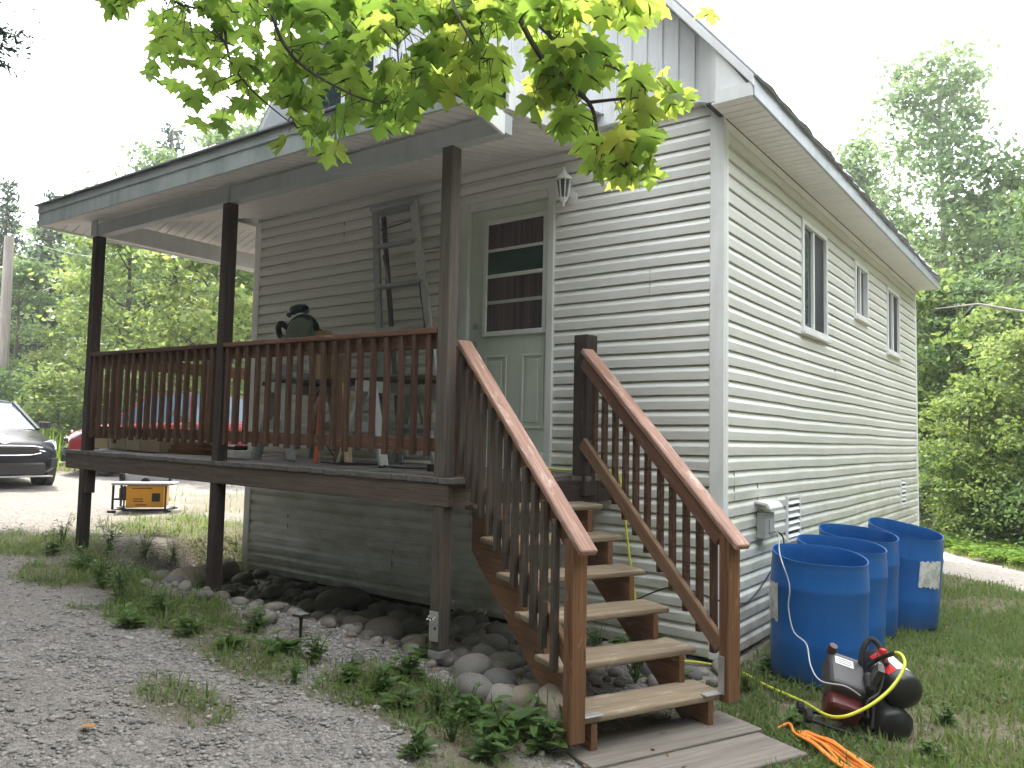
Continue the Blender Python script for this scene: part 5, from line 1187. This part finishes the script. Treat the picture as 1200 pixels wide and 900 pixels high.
weed(900, 790, 0, 1.3, 'weed at the base of the nearest barrel'); weed(1075, 735, 1, 1.1, 'weed at the base of the farthest barrel'); weed(930, 850, 2, 1.0, 'flat weed in the grass left of the compressor'); weed(1110, 850, 0, 1.0, 'flat weed in the grass right of the compressor'); weed(1090, 890, 4, .8, 'weed in the grass at the bottom right'); weed(875, 812, 1, .9, 'weed right of the right stair post'); weed(1065, 725, 3, .8, 'taller weed leaning on the farthest barrel'); weed(960, 800, 3, .9, 'weed growing in front of the nearest barrel')
for (px, py, k, sc_, lab) in ((100, 668, 4, 1.3, 'low leafy weed between the left post and the gravel'), (150, 735, 2, 1.4, 'flat weed at the outer gravel edge, left part'), (185, 720, 0, 1.4, 'spreading weed in the grass strip, left part'), (220, 745, 4, 1.1, 'leafy weed in the middle of the grass strip'), (330, 765, 2, 1.3, 'flat weed in the grass strip just left of the solar light'), (370, 775, 0, 1.3, 'weed in the grass strip right of the solar light'), (345, 800, 1, .6, 'small weed on the small grass patch in the gravel'), (410, 800, 4, .9, 'small leafy weed between the stone bed and the gravel'), (530, 870, 3, .7, 'upright weed at the gravel edge, left of the broad-leaved weeds'), (620, 850, 2, 1.4, 'flat weed under the lower left stair stringer')): weed(px, py, k, sc_, lab)
# two dry seed-head stalks by the near porch post
for (px, py, h, lab) in ((523, 765, .34, 'dry seed-head stalk standing just right of the near porch post'), (561, 775, .32, 'dry seed-head stalk with a pale flower top, left of the stairs'), (500, 780, .26, 'thin dry stalk left of the near porch post foot')):
    p = gnd(px, py); t = thing('dry_stalk', lab, 'dried plant', p, 0, 'dry stalks by the near post'); mb = MB(); top = Vector((.02, .01, h)); mb.tube([Vector((0, 0, -.02)), top * .5 + Vector((.01, 0, 0)), top], [.003, .0022, .0015], 5)
    for k in range(5):
        a = k * 1.3; q = top + Vector((math.cos(a) * .035, math.sin(a) * .035, rnd.uniform(.0, .03))); mb.tube([top * .9, q], .0012, 4)
    mb.build('stem', M['drystalk'], t); mb = MB()
    for k in range(9):
        a = k * 1.3; q = top + Vector((math.cos(a) * .03 * rnd.uniform(.3, 1.2), math.sin(a) * .03, rnd.uniform(.0, .035))); mb.lathe([(0, -.007), (.007, 0), (0, .007)], T(q), 6)
    mb.build('seed_head', M['whitep'], t)
lf = MB(); lf.add([(0, 0, .01), (.05, .02, .018), (.075, 0, .012), (.05, -.03, .016), (.02, -.035, .010)], [(0, 1, 2, 3, 4)]); o = lf.build('fallen_leaf', simple('dead_leaf', (.42, .20, .07), .8)); p = gnd(100, 850); o.location = p + Vector((0, 0, .008)); sd = o.modifiers.new('s', 'SOLIDIFY'); sd.thickness = .001; tag(o, 'orange fallen leaf lying on the gravel', 'fallen leaf')

# ---- trees
def leaf_quads(C_, size, up=.35, aspect=.62):
    n = len(C_); N = nrs.normal(size=(n, 3)); N[:, 2] = np.abs(N[:, 2]) + up; N /= np.linalg.norm(N, axis=1)[:, None]
    t = np.cross(N, nrs.normal(size=(n, 3))); t /= np.linalg.norm(t, axis=1)[:, None]; b = np.cross(N, t)
    s = (size * nrs.uniform(.6, 1.3, n))[:, None]
    V = np.stack([C_ - t * s * .55, C_ + b * s * aspect * .5 - N * s * .08, C_ + t * s * .55, C_ - b * s * aspect * .5 - N * s * .08], 1)
    F_ = np.arange(n * 4).reshape(n, 4); return V.reshape(-1, 3), F_
def crown_points(h, r, base, nclump, per, shape='oval', sig=.32):
    pts = []; cl = []
    for _ in range(nclump):
        while True:
            t = nrs.rand() ** .85; z = base + (h - base) * t
            if shape == 'oval': rr = r * (math.sin(math.pi * min(1, .12 + .86 * t)) ** .7)
            elif shape == 'cone': rr = r * (1 - t) ** .85 + .08
            else: rr = r * (1 - .65 * t)
            q = rr * math.sqrt(nrs.uniform(.12, 1)); a = nrs.rand() * 6.283
            if nrs.rand() < .93: break
        c = np.array([math.cos(a) * q, math.sin(a) * q, z]); cl.append(c); s = sig * nrs.uniform(.6, 1.4)
        pts.append(c + nrs.normal(size=(int(per * nrs.uniform(.5, 1.5)), 3)) * np.array([s, s, s * .42]))
    return np.concatenate(pts), cl
def broad(h, r, base, nclump, per, leaf, shape='oval', trunk_r=.1, lean=.0, barkm='bark', leafm='leaf_mid', sig=.32, seed=0):
    P_, cl = crown_points(h * .98, r, base, nclump, per, shape, sig); V, F_ = leaf_quads(P_, leaf)
    crown = raw_mesh('crown', V, F_, M[leafm])
    rr = random.Random(seed); mb = MB(); tp = [Vector((lean * t * h + .12 * math.sin(t * 5 + seed), .1 * math.sin(t * 4 + seed * 2), t * h * .93)) for t in np.linspace(0, 1, 9)]; tp[0].z = -.2
    mb.tube(tp, [trunk_r * (1 - .85 * i / 8) + .006 for i in range(9)], 8)
    for c in rr.sample(cl, min(len(cl), 26)):
        c = Vector(c); t0 = max(.12, min(.9, (c.z - .25 * math.hypot(c.x, c.y) - .3) / (h * .93))); i = int(t0 * 8); f_ = t0 * 8 - i; s_ = tp[i].lerp(tp[min(8, i + 1)], f_)
        mid = s_.lerp(c, .5) + Vector((0, 0, .12 * rr.uniform(-.5, 1))); mb.tube([s_, mid, c], [trunk_r * .32 * (1 - t0 * .5), trunk_r * .18, .006], 5, caps=False)
    ob = mb.build('trunk', M[barkm], None, smooth=True); tr = ob.data; bpy.data.objects.remove(ob); return tr, crown
def spruce(h, r, leaf=.16, seed=0, leafm='leaf_dark'):
    rr = np.random.RandomState(seed); pts = []; mb = MB(); mb.tube([(0, 0, -.2), (0, 0, h * .5), (0, 0, h)], [.03 * h * .5, .012 * h, .01], 8)
    z = .3
    while z < h - .1:
        t = z / h; L = r * (1 - t) ** .9 + .06; nb = int(5 + 5 * (1 - t))
        for k in range(nb):
            a = rr.rand() * 6.283; l = L * rr.uniform(.65, 1.1); dr = .28 * l; n = int(10 + l * 26); s = rr.rand(n) ** .8
            P_ = np.stack([np.cos(a) * l * s, np.sin(a) * l * s, z + .10 * l * s - dr * s ** 2], -1); w = .14 + .16 * (1 - s)
            P_ += rr.normal(size=(n, 3)) * np.stack([w, w, w * .4], -1) * .75; pts.append(P_)
            if k % 3 == 0: mb.tube([(0, 0, z), (math.cos(a) * l * .5, math.sin(a) * l * .5, z - .02), (math.cos(a) * l * .9, math.sin(a) * l * .9, z + .1 * l - dr * .8)], [.018, .012, .004], 4, caps=False)
        z += .20 + .10 * t
    V, F_ = leaf_quads(np.concatenate(pts), leaf, .2, .38); crown = raw_mesh('crown', V, F_, M[leafm]); ob = mb.build('trunk', M['bark'], None, smooth=True); tr = ob.data; bpy.data.objects.remove(ob); return tr, crown
KIND = {
 'maple_a': broad(7.5, 2.3, .9, 135, 66, .17, 'oval', .11, .02, 'bark', 'leaf_bright', .30, 1),
 'maple_b': broad(6.0, 2.0, .5, 112, 64, .17, 'oval', .09, -.02, 'bark', 'leaf_bright', .27, 2),
 'green_a': broad(9.5, 2.6, 1.4, 160, 66, .18, 'oval', .14, .01, 'barkgrey', 'leaf_mid', .33, 3),
 'green_b': broad(8.0, 2.2, .8, 125, 64, .17, 'oval', .12, -.03, 'bark', 'leaf_mid', .29, 4),
 'birch': broad(11.0, 2.4, 2.2, 210, 64, .15, 'cone2', .12, .015, 'barkgrey', 'leaf_birch', .32, 5),
 'birch_b': broad(9.0, 1.8, 1.6, 135, 56, .15, 'cone', .09, -.01, 'barkgrey', 'leaf_birch', .34, 6),
 'spruce_a': spruce(9.5, 2.1, .20, 7), 'spruce_b': spruce(7.0, 1.7, .18, 8),
 'bush_a': broad(2.6, 1.5, .1, 60, 60, .13, 'oval', .04, 0, 'bark', 'leaf_bright', .28, 9),
 'bush_b': broad(1.8, 1.3, .05, 46, 60, .12, 'oval', .03, 0, 'bark', 'leaf_mid', .26, 10),
}
def tree(kind, px, d, s, label, name='tree', cat='tree', group=None, pos=None, sz=None):
    if pos is None: p = at(px, 520, d); x, y = p.x, p.y
    else: x, y = pos
    t = thing(name, label, cat, (x, y, g1(x, y) - .05), rnd.uniform(0, 6.28), group); t.scale = (s, s, s * (sz or 1.0))
    tr, cr = KIND[kind]; link('trunk', tr, t); link('crown', cr, t); return t
LG = 'trees behind the drive'; RG = 'trees behind the house'
tree('spruce_a', -10, 27, .98, 'dark spruce at the far left edge, behind the utility pole', 'spruce_tree', 'tree', LG)
tree('spruce_a', 45, 29, 1.0, 'dark spruce just right of the utility pole', 'spruce_tree', 'tree', LG)
tree('green_a', 95, 31, 1.05, 'tall green tree left of the porch roof corner', 'leafy_tree', 'tree', LG)
tree('green_b', 15, 23.5, .72, 'mid-green tree above the black sedan', 'leafy_tree', 'tree', LG)
tree('maple_a', 142, 21, .95, 'bright yellow-green maple seen right of the left porch post', 'maple_tree', 'tree', LG)
tree('spruce_b', 196, 22.5, 1.0, 'dark spruce framed by the left and middle porch posts', 'spruce_tree', 'tree', LG)
tree('maple_b', 238, 18, 1.0, 'bright maple seen left of the middle porch post', 'maple_tree', 'tree', LG)
tree('maple_a', 292, 20, .95, 'sunlit maple between the middle post and the house corner', 'maple_tree', 'tree', LG)
tree('green_a', 175, 29, 1.18, 'tall tree rising over the left part of the porch roof', 'leafy_tree', 'tree', LG)
tree('spruce_a', 184, 33, 1.45, 'pointed spruce peeking over the middle of the porch roof', 'spruce_tree', 'tree', LG)
tree('green_b', 262, 28, 1.5, 'tree crown over the porch roof near the gable', 'leafy_tree', 'tree', LG)
tree('maple_b', 95, 24, .8, 'small bright maple behind the left porch post', 'maple_tree', 'tree', LG)
tree('green_a', 330, 30, 1.4, 'tall tree mostly hidden by the house gable', 'leafy_tree', 'tree', LG)
for (px, d, k, s, lab) in ((70, 19.5, 'bush_a', .85, 'sunlit bush behind the sedan, right of its mirror'), (20, 20.5, 'bush_b', 1.2, 'low green bush behind the sedan roof'), (110, 20, 'bush_b', 1.0, 'low bush behind the left porch post'), (165, 22.5, 'bush_a', .8, 'bush behind the red car'), (230, 22.5, 'bush_b', 1.2, 'low bush behind the middle post railing'), (285, 21.5, 'bush_a', 1.0, 'bright bush beside the house corner')):
    tree(k, px, d, s, lab, 'bush', 'bush', 'bushes behind the drive')
tree('birch', 1098, 20.5, 1.08, 'tall airy birch, the highest tree right of the roof', 'birch_tree', 'tree', RG)
tree('birch_b', 1008, 24, 1.22, 'slim birch just right of the roof edge', 'birch_tree', 'tree', RG)
tree('green_a', 1190, 19, .92, 'tall green tree at the right edge', 'leafy_tree', 'tree', RG)
tree('maple_b', 1075, 16.5, .88, 'bright yellow-green maple right of the eave end', 'maple_tree', 'tree', RG)
tree('green_b', 1130, 15.5, .62, 'mid-green tree below the tall birch', 'leafy_tree', 'tree', RG)
tree('maple_b', 1185, 14.0, .72, 'bright maple at the right edge beside the path', 'maple_tree', 'tree', RG)
tree('green_b', 1240, 16, .85, 'green tree cut by the right edge of the photo', 'leafy_tree', 'tree', RG)
tree('green_b', 1042, 23, 1.02, 'green tree behind the slim birch', 'leafy_tree', 'tree', RG)
tree('green_a', 1150, 27, 1.05, 'tall tree behind the big birch', 'leafy_tree', 'tree', RG)
tree('spruce_b', 1098, 19, .62, 'dark spruce in the shadowed gap behind the barrels', 'spruce_tree', 'tree', RG)
tree('maple_b', 1140, 13.2, .46, 'young maple with pale leaves right of the house back corner', 'maple_tree', 'tree', RG)
tree('maple_a', 1215, 12.6, .48, 'young maple leaning in from the right edge', 'maple_tree', 'tree', RG)
tree('green_b', 1075, 17.5, .5, 'small green tree touching the house back corner', 'leafy_tree', 'tree', RG)
for (px, d, k, s, lab) in ((1110, 13.8, 'bush_b', .9, 'dark bush by the back corner of the house'), (1165, 12.6, 'bush_a', .55, 'fresh green bush beside the gravel path'), (1200, 12.0, 'bush_b', .62, 'low bush at the right edge by the path'), (1090, 15.5, 'bush_a', .9, 'bush behind the house back corner')):
    tree(k, px, d, s, lab, 'bush', 'bush', 'bushes behind the house')
# fallen pale branch across the right trees
a = at(1095, 362, 13.5); b = at(1215, 368, 12.5)
t = thing('dead_branch', 'bare pale branch crossing the trees right of the eave', 'branch', (b.x, b.y, b.z)); mb = MB(); mb.tube([a - b, (a - b) * .55 + Vector((0, 0, .12)), Vector((0, 0, 0)), (b - a) * .9 + Vector((0, 0, .25))], [.006, .018, .028, .04], 6); mb.tube([(a - b) * .6 + Vector((0, 0, .1)), (a - b) * .85 + Vector((.1, 0, -.25))], [.012, .004], 5); mb.build('limb', M['barkgrey'], t, smooth=True)
# far wood in view plus unseen wood that blocks low sky: one mass
pts = []
for k in range(58):
    if k < 30: px, d = nrs.uniform(-160, 520), nrs.uniform(34, 48)
    else: px, d = nrs.uniform(960, 1420), nrs.uniform(29, 42)
    p = at(px, 520, d); h = nrs.uniform(7.5, 11.0) if k < 30 else nrs.uniform(6.5, 9.5); P_, _ = crown_points(h, 2.6, .3, 34, 40, 'oval', .55); P_[:, 0] += p.x; P_[:, 1] += p.y; P_[:, 2] += float(G(p.x, p.y)); pts.append(P_)
for k in range(120):  # unseen wood added behind and right of the camera to darken the walls
    if k < 66: x, y = nrs.uniform(-28, 18), nrs.uniform(-31, -22)
    else: x, y = nrs.uniform(9.5, 14.5), nrs.uniform(-14, 26)
    h = nrs.uniform(8.5, 12); P_, _ = crown_points(h, 2.7, .1, 40, 40, 'oval', .55); P_[:, 0] += x; P_[:, 1] += y; P_[:, 2] += float(G(x, y)); pts.append(P_)
V, F_ = leaf_quads(np.concatenate(pts), .36); tag(link('far_and_unseen_wood', raw_mesh('far_and_unseen_wood', V, F_, M['leaf_mid'])), 'dense far-off wood closing the view behind the nearer trees, plus unseen wood added to block low sky', 'wood', kind='stuff')
# ferns beside the path
def fern_mesh(seed):
    r = random.Random(seed); mb = MB()
    for k in range(11):
        a = r.uniform(0, 6.28); L = r.uniform(.35, .6); d = Vector((math.cos(a), math.sin(a), 0)); s_ = Vector((-d.y, d.x, 0))
        mb.tube([d * L * t + Vector((0, 0, L * (.9 * t - .75 * t * t))) for t in (0, .25, .5, .75, 1)], .006, 4)
        for i in range(1, 9):
            t = i / 8; p = d * L * t + Vector((0, 0, L * (.9 * t - .75 * t * t))); w = .13 * math.sin(math.pi * (.1 + .88 * t)) 
            for sg in (-1, 1): mb.add([p, p + s_ * sg * w + d * .03 + Vector((0, 0, -.02)), p + s_ * sg * w * .5 + d * .045, p + d * .03], [(0, 1, 2, 3)])
    o = mb.build('fern', M['fern']); me = o.data; bpy.data.objects.remove(o); return me
FM = [fern_mesh(1), fern_mesh(2)]
k = 0
for i in range(40):
    px = rnd.uniform(1095, 1230); d = rnd.uniform(10.5, 12.8); p = at(px, 600, d)
    if PATH(p.x, p.y) > -.1: continue
    o = link('fern', FM[i % 2]); o.location = (p.x, p.y, g1(p.x, p.y)); s_ = rnd.uniform(.7, 1.2); o.scale = (s_,) * 3; o.rotation_euler = (0, 0, rnd.uniform(0, 6)); tag(o, 'bright green fern growing beyond the gravel path', 'fern', 'ferns beyond the path')

# ---- overhanging maple: trunk behind the camera, limbs reaching over the porch
mt = thing('maple_tree', 'maple whose leafy branches hang over the top of the photo', 'tree', (0, -9.0, g1(0, -9)))
ML = [(0, 0), (.07, -.02), (.20, -.12), (.45, -.07), (.35, .06), (.37, .13), (.60, .18), (.83, .45), (.60, .43), (.52, .58), (.30, .38), (.245, .40), (.30, .64), (.40, .77), (.20, .76), (0, 1.05)]
out = ML + [(-x, y) for x, y in ML[-2:0:-1]]
out3 = np.array([(x, y - .25, -.22 * abs(x) ** 1.5 - .10 * max(0, y) ** 2) for x, y in out]); nO = len(out)
ctr = np.array([[0, .10, .02]])
LV = np.concatenate([ctr, out3]); LF = np.array([[0, 1 + i, 1 + (i + 1) % nO] for i in range(nO)])
def maple_leaves(P_, S, name, parent, mat, droop=.5):
    n = len(P_); V = np.empty((n, len(LV), 3), np.float32)
    for i in range(n):
        # tips hang outward, away from the trunk, and down
        a = nrs.normal(.63, 1.0); tilt = nrs.normal(.80, .32); roll = nrs.normal(0, .35)
        Rm = (Matrix.Rotation(a, 3, 'Z') @ Matrix.Rotation(-tilt, 3, 'X') @ Matrix.Rotation(roll, 3, 'Y')); Rn = np.array(Rm); cv = 1 + nrs.uniform(-.6, 1.2)
        q = LV * np.array([nrs.uniform(.85, 1.1), 1, cv]); V[i] = (q * S[i]) @ Rn.T + P_[i]
    Fq = (LF[None] + (np.arange(n) * len(LV))[:, None, None]).reshape(-1, 3)
    return link(name, raw_mesh(name, V.reshape(-1, 3), Fq, M[mat]), parent)
org = np.array(mt.location)
BR = [  # (pixel polyline, depths, base radius)
 ([(560, -120), (600, 0), (640, 75), (690, 120), (703, 165), (732, 196)], [2.9, 2.6, 2.5, 2.45, 2.45, 2.45], .013),
 ([(690, 120), (745, 115), (768, 122)], [2.45, 2.4, 2.4], .006),
 ([(300, -120), (315, 0), (342, 65), (400, 105), (445, 122)], [3.0, 2.75, 2.7, 2.6, 2.6], .009),
 ([(265, -60), (265, 50), (290, 100), (348, 150)], [3.0, 2.85, 2.8, 2.75], .007),
 ([(455, -80), (463, 0), (466, 60), (468, 85)], [2.9, 2.7, 2.6, 2.6], .006),
 ([(515, -80), (530, 0), (548, 40), (565, 68)], [2.9, 2.6, 2.5, 2.5], .008),
 ([(640, -60), (590, 0), (562, 32)], [2.7, 2.6, 2.55], .006),
 ([(600, 0), (660, 55), (720, 80), (770, 105)], [2.6, 2.5, 2.45, 2.4], .006),
 ([(130, -60), (200, 0), (260, 12), (330, 20)], [3.2, 3.0, 2.9, 2.9], .006),
 ([(700, -60), (770, -20), (830, -3), (850, 0)], [2.6, 2.5, 2.45, 2.45], .006)]
mb = MB(); ends = []
for pts_, ds, r0 in BR:
    P_ = catmull([at(px, py, d) - Vector(org) for (px, py), d in zip(pts_, ds)], 6); n = len(P_); mb.tube(P_, [r0 * (1 - .75 * i / (n - 1)) for i in range(n)], 6); ends.append((P_[0], r0))
trunk_top = Vector((0.0, 0.1, 5.2)); 
for p, r0 in ends:
    if p.z + org[2] > 1.0 and r0 > .0055 and abs(r0 - .006) > 1e-9 or r0 >= .007:
        P_ = catmull([Vector((0, .05, 3.4)), Vector((p.x * .3, p.y * .35, 4.6)), Vector((p.x * .75, p.y * .75, max(p.z + .45, 3.6))), p], 5); n = len(P_); mb.tube(P_, [.06 + (r0 - .06) * i / (n - 1) for i in range(n)], 7)
twig_mb = mb; branch_pts = []
for pts_, ds, r0 in BR: branch_pts += [at(px, py, d) - Vector(org) for (px, py), d in zip(pts_, ds)]
fine_pts = []
for pts_, ds, r0 in BR: fine_pts += catmull([at(px, py, d) - Vector(org) for (px, py), d in zip(pts_, ds)], 6)
mb = MB(); mb.tube([(0, 0, -.2), (.03, .0, 1.5), (.0, .05, 3.4), (-.1, .1, 5.5), (0, .1, 8)], [.20, .17, .15, .10, .03], 12); mb.build('trunk', M['bark'], mt, smooth=True)
# leaf positions: sample along the hanging sprays (outline of the foliage in the picture), depths 2.2-3 m
POLY = [(100, -25), (120, 8), (165, 8), (185, 30), (165, 60), (172, 88), (212, 108), (232, 148), (262, 150), (268, 128), (300, 138), (345, 178), (378, 182), (405, 172), (440, 162), (455, 150), (480, 150), (492, 105), (520, 100), (548, 118), (575, 122), (595, 132), (630, 128), (650, 150), (668, 150), (690, 188), (710, 208), (742, 214), (770, 200), (785, 150), (815, 132), (800, 100), (770, 75), (740, 88), (720, 60), (745, 30), (760, 8), (790, -25)]
def inside(x, y):
    c = False; n = len(POLY)
    for i in range(n):
        x1, y1 = POLY[i]; x2, y2 = POLY[(i + 1) % n]
        if (y1 > y) != (y2 > y) and x < (x2 - x1) * (y - y1) / (y2 - y1) + x1: c = not c
    return c
LP, LS = [], []
tr_ = 0
while len(LP) < 590 and tr_ < 60000:
    tr_ += 1; x, y = rnd.uniform(100, 820), rnd.uniform(-25, 215)
    if not inside(x, y): continue
    if x < 420 and rnd.random() < .12: continue
    hole = vnoise(x, y, .021, 61)
    if hole < .22: continue
    d = (3.0 - .55 * (x - 100) / 720) * rnd.uniform(.93, 1.13); LP.append(np.array(at(x, y, d)) - org); LS.append((.085 if x < 330 else .105) * rnd.uniform(.6, 1.15) * .92)
for (x, y, s_) in ((832, 14, .072), (365, 158, .07), (395, 172, .07), (740, 205, .07), (655, 150, .06), (760, 190, .06), (720, 195, .065)): LP.append(np.array(at(x, y, 2.45)) - org); LS.append(s_)
for i, q in enumerate(LP):
    q = Vector(q)
    b = min(fine_pts, key=lambda p: (p - q).length_squared); L_ = (b - q).length
    if L_ > .26 or q.z > b.z + .02: continue
    md = q.lerp(b, .5) + Vector((rnd.uniform(-.03, .03), rnd.uniform(-.03, .03), .04 + .05 * L_)); twig_mb.tube([b, md, q], [.0026, .0018, .0011], 4, caps=False)
twig_mb.build('branch', M['twig'], mt, smooth=True)
maple_leaves(np.array(LP), np.array(LS), 'hanging_foliage', mt, 'leaf_maple')
P_, _ = crown_points(9.5, 3.6, 4.6, 260, 60, 'oval', .5); P_ = P_[(P_[:, 1] < 1.8) | (P_[:, 2] > 5.2)]; V, F_ = leaf_quads(P_, .24); link('crown', raw_mesh('crown', V, F_, M['leaf_mid']), mt)
# unseen trees added left, right and behind the camera, shading drive and walls
SG = 'unseen trees added for shade'
KIND['shade'] = broad(12.5, 4.4, 5.6, 420, 70, .40, 'oval', .2, .0, 'bark', 'leaf_mid', .55, 77)
KIND['shade_low'] = broad(11.5, 4.6, 1.2, 420, 70, .40, 'oval', .2, .0, 'bark', 'leaf_mid', .55, 78)
for (k, x, y, s_, lab) in (('shade', -13.4, -4.9, .95, 'unseen tree left of the view, nearest the porch, added to shade the gravel'), ('shade', -9.8, -2.9, 1.05, 'unseen tree left of the view, leaning towards the porch, added for shade'), ('shade', -9.9, -5.6, 1.0, 'unseen tree left of the view, closest to the gravel, added for shade'), ('shade', -9.2, -8.6, 1.0, 'unseen tree left of the view, farther from the porch, added for shade'), ('shade_low', -14.2, -6.5, .9, 'unseen tree left of the view, farthest from the house, added for shade'),
                           ('shade_low', -5.5, -13.0, 1.0, 'unseen tree behind the camera to the left, added to dim the house front'), ('shade_low', .8, -13.5, 1.1, 'unseen tree straight behind the camera, added to dim the house front'), ('shade_low', 6.8, -11.5, 1.0, 'unseen tree behind the camera to the right, added to dim the house front'), ('shade_low', 9.5, 13.0, .8, 'unseen tree right of the view beyond the path, added to dim the side wall'), ('shade_low', 11.5, 6.0, .85, 'unseen tree right of the view beside the lawn, added to dim the side wall'), ('shade_low', 8.0, 20.5, .9, 'unseen tree right of the view, farthest back, added to dim the side wall')):
    t = tree(k, 0, 0, s_, lab, 'leafy_tree', 'tree', SG, (x, y))
    if x < -8:      # leaves in view are cut so these added crowns stay unseen
        cr = [c for c in t.children if c.name.startswith('crown')][0]; n_ = len(cr.data.vertices); co = np.empty(n_ * 3, np.float32); cr.data.vertices.foreach_get('co', co)
        a_ = t.rotation_euler[2]; q4 = co.reshape(-1, 4, 3); c4 = q4.mean(1) * s_; wx = c4[:, 0] * math.cos(a_) - c4[:, 1] * math.sin(a_) + t.location.x; wy = c4[:, 0] * math.sin(a_) + c4[:, 1] * math.cos(a_) + t.location.y
        pc = (np.stack([wx, wy, c4[:, 2] + t.location.z], -1) - CAMP) @ CAMR.T; zz_ = np.maximum(pc[:, 2], .1); u_, v_ = pc[:, 0] / zz_, pc[:, 1] / zz_
        keep = (pc[:, 2] < .3) | (u_ < -.70) | (v_ < -.55); q4 = q4[keep]
        cr.data = raw_mesh('crown', q4.reshape(-1, 3), np.arange(len(q4) * 4).reshape(-1, 4), M['leaf_mid'])
# spruce whose bough tip reaches into the top left corner
sx = at(-75, 60, 7.5); sq = thing('spruce_tree', 'spruce whose bough tips poke in at the upper left corner', 'tree', (sx.x, sx.y, g1(sx.x, sx.y)))
mb = MB(); mb.tube([(0, 0, -.2), (0, 0, 4), (0, 0, 8.5)], [.14, .09, .02], 8); mb.build('trunk', M['bark'], sq, smooth=True)
o0 = Vector(sq.location); pts = []; mb = MB()
for (px, py, d) in ((30, 45, 7.4), (22, 62, 7.5), (12, 78, 7.5), (-5, 35, 7.6), (-20, 90, 7.3)):
    e = at(px, py, d) - o0; s_ = Vector((0, 0, e.z + .25)); mb.tube([s_, s_.lerp(e, .5) + Vector((0, 0, .03)), e], [.02, .012, .003], 5)
    for i in range(150):
        t = rnd.uniform(.25, 1.0) ** .7; q = s_.lerp(e, t) + Vector((rnd.gauss(0, .06), rnd.gauss(0, .06), rnd.gauss(0, .035))); pts.append(q)
mb.build('bough', M['bark'], sq, smooth=True)
for k in range(900):
    z = rnd.uniform(5.2, 8.4); r = (8.8 - z) * .35 * rnd.random() ** .5; a = rnd.uniform(0, 6.28); pts.append(Vector((math.cos(a) * r, math.sin(a) * r, z)))
V, F_ = leaf_quads(np.array([tuple(p) for p in pts]), .075, .2, .3); link('crown', raw_mesh('crown', V, F_, M['leaf_dark']), sq)

# ------------------------------------------------------------------ thin humid air
hz_ = NT('haze_air'); hz_.N.remove(hz_.p); pv = hz_.n('ShaderNodeVolumePrincipled'); pv.inputs['Color'].default_value = (.93, .96, 1, 1); pv.inputs['Density'].default_value = .0016; pv.inputs['Anisotropy'].default_value = .3
hz_.l(pv.outputs[0], hz_.out.inputs['Volume'])
mb = MB(); mb.b2((-75, -30, -4.5), (50, 75, 17.5)); tag(mb.build('haze', hz_.m), 'thin pale summer haze over the whole place', 'haze', kind='stuff')
